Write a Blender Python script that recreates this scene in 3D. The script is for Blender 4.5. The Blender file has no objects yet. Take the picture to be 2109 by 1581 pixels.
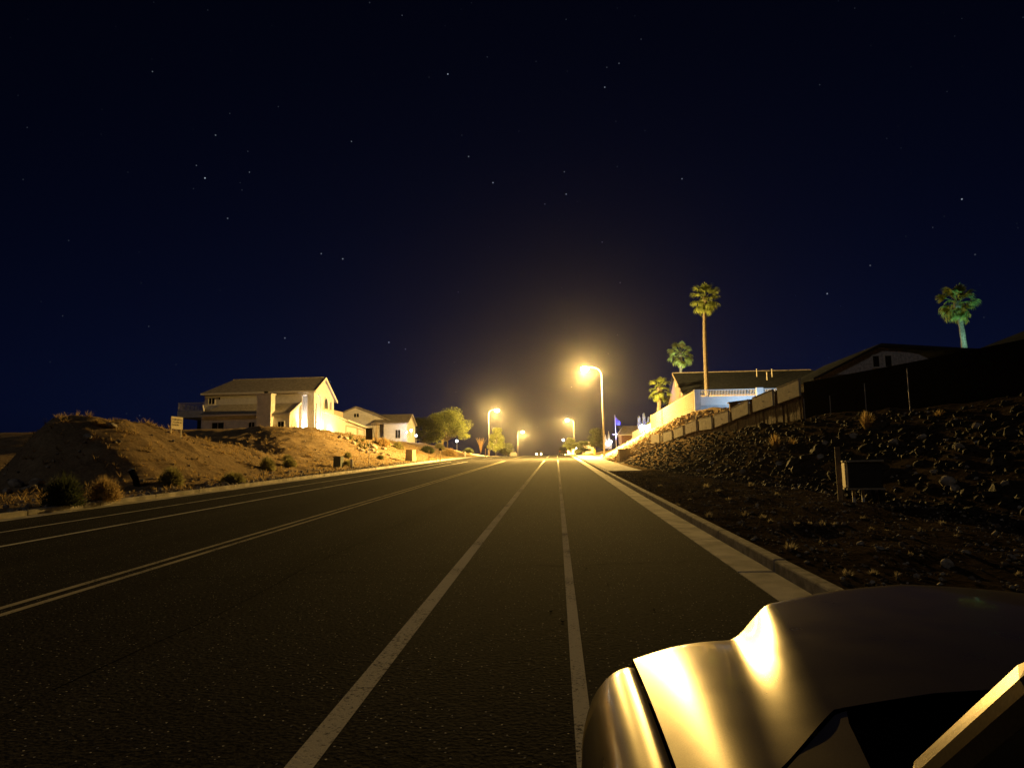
import bpy, bmesh, math, random
import numpy as np
from mathutils import Vector, Matrix, noise
random.seed(7)
PI = math.pi
scene = bpy.context.scene
COL = scene.collection

# ------------------------------------------------------------------ camera
F_PX, CX, CY, EYE = 1480.0, 1054.5, 790.5, 1.6
TH, PH, RO = math.radians(6.947), math.radians(3.450), math.radians(-0.9)
CAMM = (Matrix.Rotation(PH, 3, 'Z') @ Matrix.Rotation(PI / 2 + TH, 3, 'X') @ Matrix.Rotation(RO, 3, 'Z'))
cam_data = bpy.data.cameras.new('camera')
cam_data.sensor_width = 36.0
cam_data.lens = 36.0 * F_PX / 2109.0
cam_data.clip_start = 0.05
cam_data.clip_end = 3000
cam = bpy.data.objects.new('camera', cam_data)
COL.objects.link(cam)
cam.matrix_world = Matrix.Translation((0, 0, EYE)) @ CAMM.to_4x4()
scene.camera = cam

# ------------------------------------------------------------------ world: night sky with stars
SUN_EL, SUN_ROT = math.radians(-4.0), math.radians(2.0)
world = bpy.data.worlds.new('World')
scene.world = world
world.use_nodes = True
nt = world.node_tree
nt.nodes.clear()
def wn(t, **kw):
    n = nt.nodes.new(t)
    for k, v in kw.items():
        setattr(n, k, v)
    return n
sky = wn('ShaderNodeTexSky', sky_type='NISHITA', sun_disc=False, sun_elevation=SUN_EL, sun_rotation=SUN_ROT,
         air_density=1.0, dust_density=0.3, ozone_density=4.0)
bw = wn('ShaderNodeRGBToBW')
tint = wn('ShaderNodeMixRGB', blend_type='MULTIPLY')
tint.inputs[0].default_value = 1.0
tint.inputs[2].default_value = (0.09, 0.20, 1.0, 1)
nt.links.new(sky.outputs[0], bw.inputs[0])
nt.links.new(bw.outputs[0], tint.inputs[1])
bg = wn('ShaderNodeBackground')
bg.inputs[1].default_value = 0.40
nt.links.new(tint.outputs[0], bg.inputs[0])
tc = wn('ShaderNodeTexCoord')
def star_layer(scale, thr, strength, power):
    vo = wn('ShaderNodeTexVoronoi', voronoi_dimensions='3D', feature='F1')
    vo.inputs['Scale'].default_value = scale
    nt.links.new(tc.outputs['Generated'], vo.inputs['Vector'])
    lt = wn('ShaderNodeMapRange')
    lt.inputs[1].default_value, lt.inputs[2].default_value = thr, thr * 0.5
    lt.inputs[3].default_value, lt.inputs[4].default_value = 0, 1
    nt.links.new(vo.outputs['Distance'], lt.inputs[0])
    sep = wn('ShaderNodeSeparateColor')
    nt.links.new(vo.outputs['Color'], sep.inputs[0])
    pw = wn('ShaderNodeMath', operation='POWER'); pw.inputs[1].default_value = power
    nt.links.new(sep.outputs[0], pw.inputs[0])
    m1 = wn('ShaderNodeMath', operation='MULTIPLY')
    nt.links.new(lt.outputs[0], m1.inputs[0]); nt.links.new(pw.outputs[0], m1.inputs[1])
    m2 = wn('ShaderNodeMath', operation='MULTIPLY'); m2.inputs[1].default_value = strength
    nt.links.new(m1.outputs[0], m2.inputs[0])
    return m2
s1 = star_layer(40, 0.042, 0.5, 3.5)
s2 = star_layer(80, 0.06, 0.08, 4)
sm_ = wn('ShaderNodeMath', operation='ADD')
nt.links.new(s1.outputs[0], sm_.inputs[0]); nt.links.new(s2.outputs[0], sm_.inputs[1])
em = wn('ShaderNodeBackground'); em.inputs[0].default_value = (0.75, 0.85, 1.0, 1)
nt.links.new(sm_.outputs[0], em.inputs[1])
add = wn('ShaderNodeAddShader')
nt.links.new(bg.outputs[0], add.inputs[0]); nt.links.new(em.outputs[0], add.inputs[1])
wo = wn('ShaderNodeOutputWorld')
nt.links.new(add.outputs[0], wo.inputs['Surface'])
world.cycles.sampling_method = 'NONE' if False else 'AUTOMATIC'

# faint moonlight from high behind the camera
MOON = 0.07
sl = bpy.data.lights.new('moon', 'SUN'); sl.energy = MOON; sl.angle = math.radians(0.5); sl.color = (1.0, 0.95, 0.92)
so = bpy.data.objects.new('moon', sl); COL.objects.link(so)
so.rotation_euler = Vector((0.42, 0.75, -0.72)).to_track_quat('-Z', 'Y').to_euler()

vs = scene.view_settings
vs.view_transform = 'Standard'; vs.look = 'None'; vs.exposure = 0.0; vs.gamma = 1.0
vs.use_curve_mapping = False
scene.cycles.max_bounces = 5
scene.cycles.volume_bounces = 0
scene.cycles.use_denoising = True
scene.cycles.sample_clamp_indirect = 4.0

SODIUM = (1.0, 0.61, 0.15)

# ------------------------------------------------------------------ geometry of the place
S, K, Y0 = 0.035, 0.0001, 81.0
def R(y):                      # road surface height along the road
    z = S * y
    if y > Y0:
        t = min(y, 200.0) - Y0
        z -= K * t * t
        if y > 200: z -= 2 * K * 119 * (y - 200)
    return z
def ray(u, v):
    return CAMM @ Vector(((u - CX) / F_PX, -(v - CY) / F_PX, -1.0))
def P(u, v, y):                # world point seen at a picture place, at distance y along the road
    d = ray(u, v); return Vector((0, 0, EYE)) + d * (y / d.y)
def ss(a, b, x):
    t = max(0.0, min(1.0, (x - a) / (b - a))); return t * t * (3 - 2 * t)
def ip(x, pts):
    return float(np.interp(x, [p[0] for p in pts], [p[1] for p in pts]))
RL, RR = -13.50, 2.20          # asphalt edges
GL, GR = -13.95, 2.64          # kerb faces
KL, KR = -14.11, 2.80          # kerb backs
HP = [(-60, .22), (17, .22), (24, .3), (27, .8), (29.5, 2.9), (32, 3.3), (36, 3.15), (44, 2.15), (51, 1.1), (58, 1.0), (62, 1.5), (69, 3.75),
      (77, 4.0), (86, 3.5), (93, 3.3), (100, 3.0), (112, 2.75), (125, 2.6), (150, 1.6), (180, .8), (300, .4)]
HW = [(50, 6.5), (68, 12.5), (110, 11), (135, 8), (300, 8)]
TOE = [(0, 8.6), (21, 7.9), (29, 6.9), (55, 5.7), (65, 5.3), (95, 6.4), (130, 7.0), (300, 8)]
SLP = [(0, .6), (65, .6), (95, .56), (115, .34), (140, .2), (300, .1)]
CAP = [(0, 2.9), (35, 3.0), (60, 4.3), (66, 4.4), (95, 3.55), (120, 2.4), (160, 1.2), (300, .8)]
def nz(x, y, s, a):
    return noise.noise(Vector((x * s, y * s, 3.7))) * a
def rel_ground(x, y):
    if x < KL:
        d = KL - x
        hp, w = ip(y, HP), ip(y, HW)
        t = ss(1.0, 1.0 + w, d)
        if 5 < y < 60: hp = .2 + (hp - .2) * max(ss(-.84, -.715, x / y), ss(44, 60, y))   # gully at the near end of the first mound
        h = .12 + (hp - .12) * t
        if y < 62:
            h -= (hp * .45) * ss(10.5, 20, d) * ss(62, 50, y)
        rough = t * (1 - .6 * ss(w + 2, w + 8, d)) if hp > .5 else .3
        h += (nz(x, y, .3, .22) + nz(x, y, .9, .13) + nz(x, y, 1.9, .13) + nz(x, y, 3.3, .09) - .30 * abs(noise.noise(Vector((y * .75, x * .16, 9.1)))) * 4 * t * (1 - t)) * (.25 + rough) * ss(.2, 2.2, d)
        return h
    if x > KR:
        toe, sl_, cap = ip(y, TOE), ip(y, SLP), ip(y, CAP)
        h = .13 + min(sl_ * max(0.0, x - toe), cap) + .03 * max(0.0, x - 14)
        h += (nz(x, y, .8, .10) + nz(x, y, 2.2, .06)) * ss(.1, 1.2, x - KR) * (1 if not (y > 39 and x < 4.75) else .1)
        return h
    return -0.35
def T(x, y):
    return R(y) + rel_ground(x, y)
def ground_at(u, v, y0=3.0, y1=400.0):
    d = ray(u, v); y = y0; prev = None
    while y < y1:
        p = Vector((0, 0, EYE)) + d * (y / d.y)
        g = T(p.x, y) if (p.x < KL or p.x > KR) else R(y)
        if p.z <= g: return Vector((p.x, y, g))
        y *= 1.004
    return Vector((p.x, y, g))

# ------------------------------------------------------------------ materials
MATS = {}
def mat(name, base, rough=.85, metal=0.0, var=.25, scale=8.0, bump=0.0, bscale=None, second=None, emit=None, estr=0, spec=.12, coat=0, detail=6, coord='Object'):
    if name in MATS: return MATS[name]
    m = bpy.data.materials.new(name); m.use_nodes = True
    n = m.node_tree; b = n.nodes['Principled BSDF']
    b.inputs['Roughness'].default_value = rough
    b.inputs['Metallic'].default_value = metal
    b.inputs['Specular IOR Level'].default_value = spec
    if coat:
        b.inputs['Coat Weight'].default_value = coat; b.inputs['Coat Roughness'].default_value = .08
    t = n.nodes.new('ShaderNodeTexCoord')
    no = n.nodes.new('ShaderNodeTexNoise'); no.inputs['Scale'].default_value = scale; no.inputs['Detail'].default_value = detail
    n.links.new(t.outputs[coord], no.inputs['Vector'])
    mx = n.nodes.new('ShaderNodeMixRGB')
    c2 = second if second else tuple(c * (1 - var) for c in base)
    c1 = base if second else tuple(min(1, c * (1 + var)) for c in base)
    rp = n.nodes.new('ShaderNodeMapRange')
    rp.inputs[1].default_value, rp.inputs[2].default_value = .35, .65
    n.links.new(no.outputs[0], rp.inputs[0])
    n.links.new(rp.outputs[0], mx.inputs[0])
    mx.inputs[1].default_value = (*c2, 1); mx.inputs[2].default_value = (*c1, 1)
    n.links.new(mx.outputs[0], b.inputs['Base Color'])
    if bump:
        n2 = n.nodes.new('ShaderNodeTexNoise'); n2.inputs['Scale'].default_value = bscale or scale * 3; n2.inputs['Detail'].default_value = 5
        n.links.new(t.outputs[coord], n2.inputs['Vector'])
        bp = n.nodes.new('ShaderNodeBump'); bp.inputs['Strength'].default_value = bump; bp.inputs['Distance'].default_value = .05
        n.links.new(n2.outputs[0], bp.inputs['Height']); n.links.new(bp.outputs[0], b.inputs['Normal'])
    if emit:
        b.inputs['Emission Color'].default_value = (*emit, 1); b.inputs['Emission Strength'].default_value = estr
    MATS[name] = m
    return m

def leafy(name, base, trans=.5, var=.35, scale=3.0):
    m = mat(name, base, rough=.7, var=var, scale=scale)
    n = m.node_tree; b = n.nodes['Principled BSDF']; out = n.nodes['Material Output']
    col = b.inputs['Base Color'].links[0].from_socket
    tr = n.nodes.new('ShaderNodeBsdfTranslucent'); n.links.new(col, tr.inputs[0])
    mx = n.nodes.new('ShaderNodeMixShader'); mx.inputs[0].default_value = trans
    n.links.new(b.outputs[0], mx.inputs[1]); n.links.new(tr.outputs[0], mx.inputs[2]); n.links.new(mx.outputs[0], out.inputs['Surface'])
    return m
def asphalt():
    m = bpy.data.materials.new('asphalt'); m.use_nodes = True
    n = m.node_tree; b = n.nodes['Principled BSDF']
    t = n.nodes.new('ShaderNodeTexCoord')
    fine = n.nodes.new('ShaderNodeTexNoise'); fine.inputs['Scale'].default_value = 34; fine.inputs['Detail'].default_value = 8
    big = n.nodes.new('ShaderNodeTexNoise'); big.inputs['Scale'].default_value = .5; big.inputs['Detail'].default_value = 4
    mp = n.nodes.new('ShaderNodeMapping'); mp.inputs['Scale'].default_value = (1.6, .12, 1)
    n.links.new(t.outputs['Object'], mp.inputs[0]); n.links.new(mp.outputs[0], big.inputs['Vector'])
    n.links.new(t.outputs['Object'], fine.inputs['Vector'])
    r1 = n.nodes.new('ShaderNodeValToRGB')
    r1.color_ramp.elements[0].position = .3; r1.color_ramp.elements[0].color = (.014, .013, .012, 1)
    r1.color_ramp.elements[1].position = .75; r1.color_ramp.elements[1].color = (.080, .075, .069, 1)
    n.links.new(fine.outputs[0], r1.inputs[0])
    mx = n.nodes.new('ShaderNodeMixRGB'); mx.blend_type = 'MULTIPLY'; mx.inputs[0].default_value = .8
    r2 = n.nodes.new('ShaderNodeMapRange'); r2.inputs[1].default_value, r2.inputs[2].default_value = .3, .7
    r2.inputs[3].default_value, r2.inputs[4].default_value = .65, 1.2
    n.links.new(big.outputs[0], r2.inputs[0]); n.links.new(r1.outputs[0], mx.inputs[1]); n.links.new(r2.outputs[0], mx.inputs[2])
    # pale chips of aggregate
    vo = n.nodes.new('ShaderNodeTexVoronoi'); vo.inputs['Scale'].default_value = 26
    n.links.new(t.outputs['Object'], vo.inputs['Vector'])
    lt = n.nodes.new('ShaderNodeMath'); lt.operation = 'LESS_THAN'; lt.inputs[1].default_value = .17
    n.links.new(vo.outputs['Distance'], lt.inputs[0])
    sc = n.nodes.new('ShaderNodeSeparateColor'); n.links.new(vo.outputs['Color'], sc.inputs[0])
    gt = n.nodes.new('ShaderNodeMath'); gt.operation = 'GREATER_THAN'; gt.inputs[1].default_value = .74
    n.links.new(sc.outputs[0], gt.inputs[0])
    ml = n.nodes.new('ShaderNodeMath'); ml.operation = 'MULTIPLY'
    n.links.new(lt.outputs[0], ml.inputs[0]); n.links.new(gt.outputs[0], ml.inputs[1])
    m2 = n.nodes.new('ShaderNodeMixRGB'); m2.inputs[2].default_value = (.55, .53, .5, 1)
    n.links.new(ml.outputs[0], m2.inputs[0]); n.links.new(mx.outputs[0], m2.inputs[1])
    n.links.new(m2.outputs[0], b.inputs['Base Color'])
    b.inputs['Roughness'].default_value = 1.0; b.inputs['Specular IOR Level'].default_value = 0.006
    bp = n.nodes.new('ShaderNodeBump'); bp.inputs['Strength'].default_value = .6; bp.inputs['Distance'].default_value = .012
    n.links.new(fine.outputs[0], bp.inputs['Height']); n.links.new(bp.outputs[0], b.inputs['Normal'])
    return m
def paint_line(name, col):
    m = bpy.data.materials.new(name); m.use_nodes = True
    n = m.node_tree; b = n.nodes['Principled BSDF']
    t = n.nodes.new('ShaderNodeTexCoord')
    fine = n.nodes.new('ShaderNodeTexNoise'); fine.inputs['Scale'].default_value = 38; fine.inputs['Detail'].default_value = 9; fine.inputs['Roughness'].default_value = .75
    n.links.new(t.outputs['Object'], fine.inputs['Vector'])
    rp = n.nodes.new('ShaderNodeValToRGB')
    rp.color_ramp.elements[0].position = .40; rp.color_ramp.elements[0].color = (.07, .065, .06, 1)
    rp.color_ramp.elements[1].position = .50; rp.color_ramp.elements[1].color = (*col, 1)
    big = n.nodes.new('ShaderNodeTexNoise'); big.inputs['Scale'].default_value = 1.7; big.inputs['Detail'].default_value = 5
    n.links.new(t.outputs['Object'], big.inputs['Vector'])
    av = n.nodes.new('ShaderNodeMath'); av.operation = 'MULTIPLY_ADD'; av.inputs[1].default_value = .45
    n.links.new(big.outputs[0], av.inputs[0])
    sb0 = n.nodes.new('ShaderNodeMath'); sb0.operation = 'SUBTRACT'; sb0.inputs[1].default_value = .19
    n.links.new(fine.outputs[0], av.inputs[2]); n.links.new(av.outputs[0], sb0.inputs[0])
    n.links.new(sb0.outputs[0], rp.inputs[0]); n.links.new(rp.outputs[0], b.inputs['Base Color'])
    b.inputs['Roughness'].default_value = 1.0; b.inputs['Specular IOR Level'].default_value = 0.0
    bp = n.nodes.new('ShaderNodeBump'); bp.inputs['Strength'].default_value = .5; bp.inputs['Distance'].default_value = .01
    n.links.new(fine.outputs[0], bp.inputs['Height']); n.links.new(bp.outputs[0], b.inputs['Normal'])
    return m
def ground_mat():
    m = bpy.data.materials.new('desert_ground'); m.use_nodes = True
    n = m.node_tree; b = n.nodes['Principled BSDF']
    t = n.nodes.new('ShaderNodeTexCoord')
    n1 = n.nodes.new('ShaderNodeTexNoise'); n1.inputs['Scale'].default_value = 1.3; n1.inputs['Detail'].default_value = 10; n1.inputs['Roughness'].default_value = .7
    n2 = n.nodes.new('ShaderNodeTexNoise'); n2.inputs['Scale'].default_value = 9; n2.inputs['Detail'].default_value = 8; n2.inputs['Roughness'].default_value = .7
    for q in (n1, n2): n.links.new(t.outputs['Object'], q.inputs['Vector'])
    dirt = n.nodes.new('ShaderNodeValToRGB')
    dirt.color_ramp.elements[0].position = .35; dirt.color_ramp.elements[0].color = (.15, .10, .06, 1)
    dirt.color_ramp.elements[1].position = .65; dirt.color_ramp.elements[1].color = (.44, .33, .20, 1)
    lava = n.nodes.new('ShaderNodeValToRGB')
    lava.color_ramp.elements[0].position = .4; lava.color_ramp.elements[0].color = (.008, .007, .006, 1)
    lava.color_ramp.elements[1].position = .72; lava.color_ramp.elements[1].color = (.13, .098, .070, 1)
    mixn = n.nodes.new('ShaderNodeMath'); mixn.operation = 'ADD'
    h = n.nodes.new('ShaderNodeMath'); h.operation = 'MULTIPLY'; h.inputs[1].default_value = .5
    h2 = n.nodes.new('ShaderNodeMath'); h2.operation = 'MULTIPLY'; h2.inputs[1].default_value = .5
    n.links.new(n1.outputs[0], h.inputs[0]); n.links.new(n2.outputs[0], h2.inputs[0])
    n.links.new(h.outputs[0], mixn.inputs[0]); n.links.new(h2.outputs[0], mixn.inputs[1])
    n.links.new(mixn.outputs[0], dirt.inputs[0]); n.links.new(mixn.outputs[0], lava.inputs[0])
    sx = n.nodes.new('ShaderNodeSeparateXYZ'); n.links.new(t.outputs['Object'], sx.inputs[0])
    gt = n.nodes.new('ShaderNodeMath'); gt.operation = 'GREATER_THAN'; gt.inputs[1].default_value = 0
    n.links.new(sx.outputs[0], gt.inputs[0])
    fy = n.nodes.new('ShaderNodeMapRange'); fy.inputs[1].default_value, fy.inputs[2].default_value = 38, 50
    wob = n.nodes.new('ShaderNodeMath'); wob.operation = 'MULTIPLY_ADD'; wob.inputs[1].default_value = 14
    n.links.new(n1.outputs[0], wob.inputs[0]); n.links.new(sx.outputs[1], wob.inputs[2])
    sb_ = n.nodes.new('ShaderNodeMath'); sb_.operation = 'SUBTRACT'; sb_.inputs[1].default_value = 7
    n.links.new(wob.outputs[0], sb_.inputs[0]); n.links.new(sb_.outputs[0], fy.inputs[0])
    iv = n.nodes.new('ShaderNodeMath'); iv.operation = 'SUBTRACT'; iv.inputs[0].default_value = 1.0; n.links.new(fy.outputs[0], iv.inputs[1])
    gl = n.nodes.new('ShaderNodeMath'); gl.operation = 'MULTIPLY'; n.links.new(gt.outputs[0], gl.inputs[0]); n.links.new(iv.outputs[0], gl.inputs[1])
    mx = n.nodes.new('ShaderNodeMixRGB'); n.links.new(gl.outputs[0], mx.inputs[0])
    n.links.new(dirt.outputs[0], mx.inputs[1]); n.links.new(lava.outputs[0], mx.inputs[2])
    n.links.new(mx.outputs[0], b.inputs['Base Color'])
    b.inputs['Roughness'].default_value = 1.0; b.inputs['Specular IOR Level'].default_value = 0.0
    bp = n.nodes.new('ShaderNodeBump'); bp.inputs['Strength'].default_value = .9; bp.inputs['Distance'].default_value = .12
    n.links.new(mixn.outputs[0], bp.inputs['Height']); n.links.new(bp.outputs[0], b.inputs['Normal'])
    return m
def emission(name, col, strength):
    if name in MATS: return MATS[name]
    m = bpy.data.materials.new(name); m.use_nodes = True
    n = m.node_tree; n.nodes.clear()
    e = n.nodes.new('ShaderNodeEmission'); e.inputs[0].default_value = (*col, 1); e.inputs[1].default_value = strength
    o = n.nodes.new('ShaderNodeOutputMaterial'); n.links.new(e.outputs[0], o.inputs[0])
    MATS[name] = m; return m
def roof_mat(name, c, rows):
    m = mat(name, c, rough=.9, var=.2, scale=3)
    n = m.node_tree; b = n.nodes['Principled BSDF']
    t = n.nodes.new('ShaderNodeTexCoord')
    w = n.nodes.new('ShaderNodeTexWave'); w.wave_type = 'BANDS'; w.bands_direction = 'X'; w.inputs['Scale'].default_value = rows; w.inputs['Distortion'].default_value = .6
    n.links.new(t.outputs['Object'], w.inputs['Vector'])
    bp = n.nodes.new('ShaderNodeBump'); bp.inputs['Strength'].default_value = .5; bp.inputs['Distance'].default_value = .06
    n.links.new(w.outputs[0], bp.inputs['Height']); n.links.new(bp.outputs[0], b.inputs['Normal'])
    return m

M_ASPH = asphalt()
M_WHITE_LINE = paint_line('white_line_paint', (.72, .68, .60))
M_YEL_LINE = paint_line('yellow_line_paint', (.60, .54, .40))
M_GROUND = ground_mat()
M_CONC = mat('concrete', (.48, .44, .38), rough=.95, spec=.04, var=.30, scale=2.2, bump=.25, bscale=60)
M_CONC2 = mat('concrete_darker', (.34, .31, .27), rough=.95, spec=.04, var=.32, scale=7, bump=.25, bscale=60)
M_STUCCO = mat('white_stucco', (.72, .69, .66), rough=.92, var=.08, scale=2.5, bump=.15, bscale=30)
M_STUCCO2 = mat('beige_stucco', (.50, .42, .33), rough=.92, var=.08, scale=2.5, bump=.15, bscale=30)
M_TRIM = mat('white_trim', (.7, .66, .6), rough=.7, var=.05)
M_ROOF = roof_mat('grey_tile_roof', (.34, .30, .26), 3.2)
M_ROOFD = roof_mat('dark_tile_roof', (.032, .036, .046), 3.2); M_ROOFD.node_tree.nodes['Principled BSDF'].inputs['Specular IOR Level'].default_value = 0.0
M_GLASS = mat('dark_glass', (.012, .014, .018), rough=.12, var=.3, spec=.6)
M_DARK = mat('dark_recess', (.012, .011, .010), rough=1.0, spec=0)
M_POLE = mat('galvanised_pole', (.12, .115, .11), rough=.7, metal=.0, var=.12, scale=4)
M_BLOCK = mat('tan_block', (.22, .175, .12), rough=.95, var=.14, scale=2.2, bump=.3, bscale=25)
M_BLOCKG = mat('grey_block', (.45, .45, .43), rough=.95, var=.14, scale=3, bump=.3, bscale=25)
M_PANEL = mat('panel_board', (.50, .44, .36), rough=.85, var=.12, scale=4, bump=.2, bscale=22)
M_PANEL2 = mat('panel_board_pinkish', (.46, .38, .36), rough=.85, var=.14, scale=5, bump=.2, bscale=22)
M_BROWN = mat('brown_boards', (.13, .07, .04), rough=.85, var=.35, scale=5, bump=.4, bscale=18)
M_FENCED = mat('black_fence', (.005, .0045, .004), rough=1.0, var=.3, spec=0)
M_STEEL = mat('bare_steel', (.45, .45, .45), rough=.45, metal=.5, var=.1)
M_GREENBOX = mat('green_box', (.12, .135, .10), rough=.6, var=.1)
M_TANBOX = mat('tan_box', (.40, .34, .25), rough=.7, var=.1)
M_WOOD = mat('weathered_wood', (.22, .16, .10), rough=.85, var=.3, scale=12, bump=.3)
M_BARK = mat('palm_bark', (.105, .09, .075), rough=.95, var=.4, scale=9, bump=.6, bscale=14)
M_FROND = leafy('palm_frond', (.16, .21, .06), .45)
M_LEAF = leafy('tree_leaf', (.17, .20, .055), .5, scale=1.5)
M_LEAFD = leafy('dark_leaf', (.07, .085, .04), .5, scale=1.5)
M_SHRUB = leafy('desert_shrub', (.30, .28, .12), .5)
M_DRY = leafy('dry_grass', (.52, .38, .18), .5, scale=12)
M_TUFT = leafy('pale_tuft', (.46, .40, .28), .35, scale=12)
M_AGAVE = mat('agave', (.16, .19, .09), rough=.6, var=.2, scale=6)
M_ROCKD = mat('lava_rock', (.035, .029, .024), rough=.8, spec=.25, var=.7, scale=2.4, bump=.5, bscale=16, coord='Generated')
M_ROCKT = mat('tan_rubble', (.42, .33, .22), rough=.9, var=.45, scale=2.2, bump=.5, bscale=16)
M_ROCKP = mat('pale_rock', (.38, .33, .27), rough=.9, var=.4, scale=3, bump=.4, bscale=16)
M_SIGN = mat('sign_board', (.72, .63, .42), rough=.6, var=.08)
M_SIGNB = mat('sign_letter', (.10, .06, .05), rough=.7)
M_SIGNBACK = mat('sign_back', (.13, .11, .09), rough=.5, metal=.3)
M_RED = mat('hydrant_paint', (.55, .42, .10), rough=.5)
M_FLAG = mat('blue_flag', (.08, .09, .6), rough=.8, var=.2)
M_RUBBER = mat('rubber', (.012, .012, .012), rough=.7)

# ------------------------------------------------------------------ helpers
class MB:
    def __init__(s): s.v = []; s.f = []
    def poly(s, pts):
        i = len(s.v); s.v += [tuple(p) for p in pts]; s.f.append(tuple(range(i, i + len(pts)))); return s
    def box(s, x0, x1, y0, y1, z0, z1):
        i = len(s.v)
        s.v += [(x0, y0, z0), (x1, y0, z0), (x1, y1, z0), (x0, y1, z0), (x0, y0, z1), (x1, y0, z1), (x1, y1, z1), (x0, y1, z1)]
        s.f += [tuple(i + k for k in q) for q in ((3, 2, 1, 0), (4, 5, 6, 7), (0, 1, 5, 4), (1, 2, 6, 5), (2, 3, 7, 6), (3, 0, 4, 7))]; return s
    def hexa(s, b, t):
        i = len(s.v); s.v += [tuple(p) for p in b] + [tuple(p) for p in t]
        n = len(b)
        s.f.append(tuple(i + k for k in reversed(range(n)))); s.f.append(tuple(i + n + k for k in range(n)))
        for k in range(n): s.f.append((i + k, i + (k + 1) % n, i + n + (k + 1) % n, i + n + k))
        return s
    def tube(s, pts, rad, n=10, cap=True):
        pts = [Vector(p) for p in pts]
        if not hasattr(rad, '__len__'): rad = [rad] * len(pts)
        i0 = len(s.v); up = Vector((0, 0, 1)); prev = None
        for k, p in enumerate(pts):
            t = (pts[min(k + 1, len(pts) - 1)] - pts[max(k - 1, 0)]).normalized()
            if prev is None:
                a = t.cross(Vector((1, 0, 0)) if abs(t.x) < .9 else Vector((0, 1, 0))).normalized()
            else:
                a = (prev - t * prev.dot(t)).normalized()
            prev = a; b = t.cross(a)
            for j in range(n):
                an = 2 * PI * j / n
                s.v.append(tuple(p + (a * math.cos(an) + b * math.sin(an)) * rad[k]))
        for k in range(len(pts) - 1):
            for j in range(n):
                a0 = i0 + k * n + j; a1 = i0 + k * n + (j + 1) % n
                s.f.append((a0, a1, a1 + n, a0 + n))
        if cap:
            s.f.append(tuple(i0 + j for j in reversed(range(n))))
            s.f.append(tuple(i0 + (len(pts) - 1) * n + j for j in range(n)))
        return s
    def lathe(s, prof, n=16, c=(0, 0)):
        i0 = len(s.v)
        for r, z in prof:
            for j in range(n):
                a = 2 * PI * j / n; s.v.append((c[0] + r * math.cos(a), c[1] + r * math.sin(a), z))
        for k in range(len(prof) - 1):
            for j in range(n):
                a0 = i0 + k * n + j; a1 = i0 + k * n + (j + 1) % n
                s.f.append((a0, a1, a1 + n, a0 + n))
        s.f.append(tuple(i0 + j for j in reversed(range(n))))
        s.f.append(tuple(i0 + (len(prof) - 1) * n + j for j in range(n)))
        return s
    def mesh(s, name, m, smooth=False):
        me = bpy.data.meshes.new(name); me.from_pydata(s.v, [], s.f); me.update()
        if m: me.materials.append(m)
        if smooth: me.polygons.foreach_set('use_smooth', [True] * len(me.polygons))
        return me
    def build(s, name, m, parent=None, smooth=False, bevel=0):
        o = bpy.data.objects.new(name, s.mesh(name, m, smooth)); COL.objects.link(o)
        if parent: o.parent = parent
        if bevel:
            b = o.modifiers.new('bevel', 'BEVEL'); b.width = bevel; b.segments = 2; b.limit_method = 'ANGLE'
        return o
def inst(name, me, parent, loc=(0, 0, 0), rot=(0, 0, 0), sc=(1, 1, 1)):
    o = bpy.data.objects.new(name, me); COL.objects.link(o)
    o.parent = parent; o.location = loc; o.rotation_euler = rot; o.scale = sc
    return o
def tag(o, label=None, cat=None, group=None, kind=None):
    if label: o['label'] = label
    if cat: o['category'] = cat
    if group: o['group'] = group
    if kind: o['kind'] = kind
    return o
def thing(name, label, cat, loc=(0, 0, 0), rz=0, group=None):
    o = bpy.data.objects.new(name, None); COL.objects.link(o)
    o.empty_display_size = .2
    o.location = loc; o.rotation_euler = (0, 0, rz)
    return tag(o, label, cat, group)
def struct(o): o['kind'] = 'structure'; return o
def copy_tree(o, parent=None):
    c = o.copy(); COL.objects.link(c); c.parent = parent
    for ch in list(o.children): copy_tree(ch, c)
    return c
def point_light(name, loc, power, col, rad=.1, parent=None):
    l = bpy.data.lights.new(name, 'POINT'); l.energy = power; l.color = col; l.shadow_soft_size = rad
    o = bpy.data.objects.new(name, l); COL.objects.link(o); o.location = loc
    if parent: o.parent = parent
    return o
def luminaire(name, loc, power, col, rad, parent):
    """street luminaire: most light below, much less from 80 degrees upward"""
    o = point_light(name, loc, power, col, rad, parent)
    l = o.data; l.use_nodes = True; n = l.node_tree; e = n.nodes['Emission']
    g = n.nodes.new('ShaderNodeTexCoord'); sx = n.nodes.new('ShaderNodeSeparateXYZ')
    n.links.new(g.outputs['Normal'], sx.inputs[0])
    cr = n.nodes.new('ShaderNodeMapRange'); cr.inputs[1].default_value, cr.inputs[2].default_value = LUM_A, LUM_B
    cr.inputs[3].default_value, cr.inputs[4].default_value = LUM_LO, 1.0; cr.clamp = True
    n.links.new(sx.outputs[2], cr.inputs[0]); n.links.new(cr.outputs[0], e.inputs[1])
    return o
LUM_A, LUM_B, LUM_LO = -.04, -.30, .45
def spot_light(name, loc, target, power, col, angle, blend=.6, rad=.05, parent=None):
    l = bpy.data.lights.new(name, 'SPOT'); l.energy = power; l.color = col; l.shadow_soft_size = rad
    l.spot_size = math.radians(angle); l.spot_blend = blend
    o = bpy.data.objects.new(name, l); COL.objects.link(o); o.location = loc
    o.rotation_euler = (Vector(target) - Vector(loc)).to_track_quat('-Z', 'Y').to_euler()
    if parent: o.parent = parent
    return o

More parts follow.
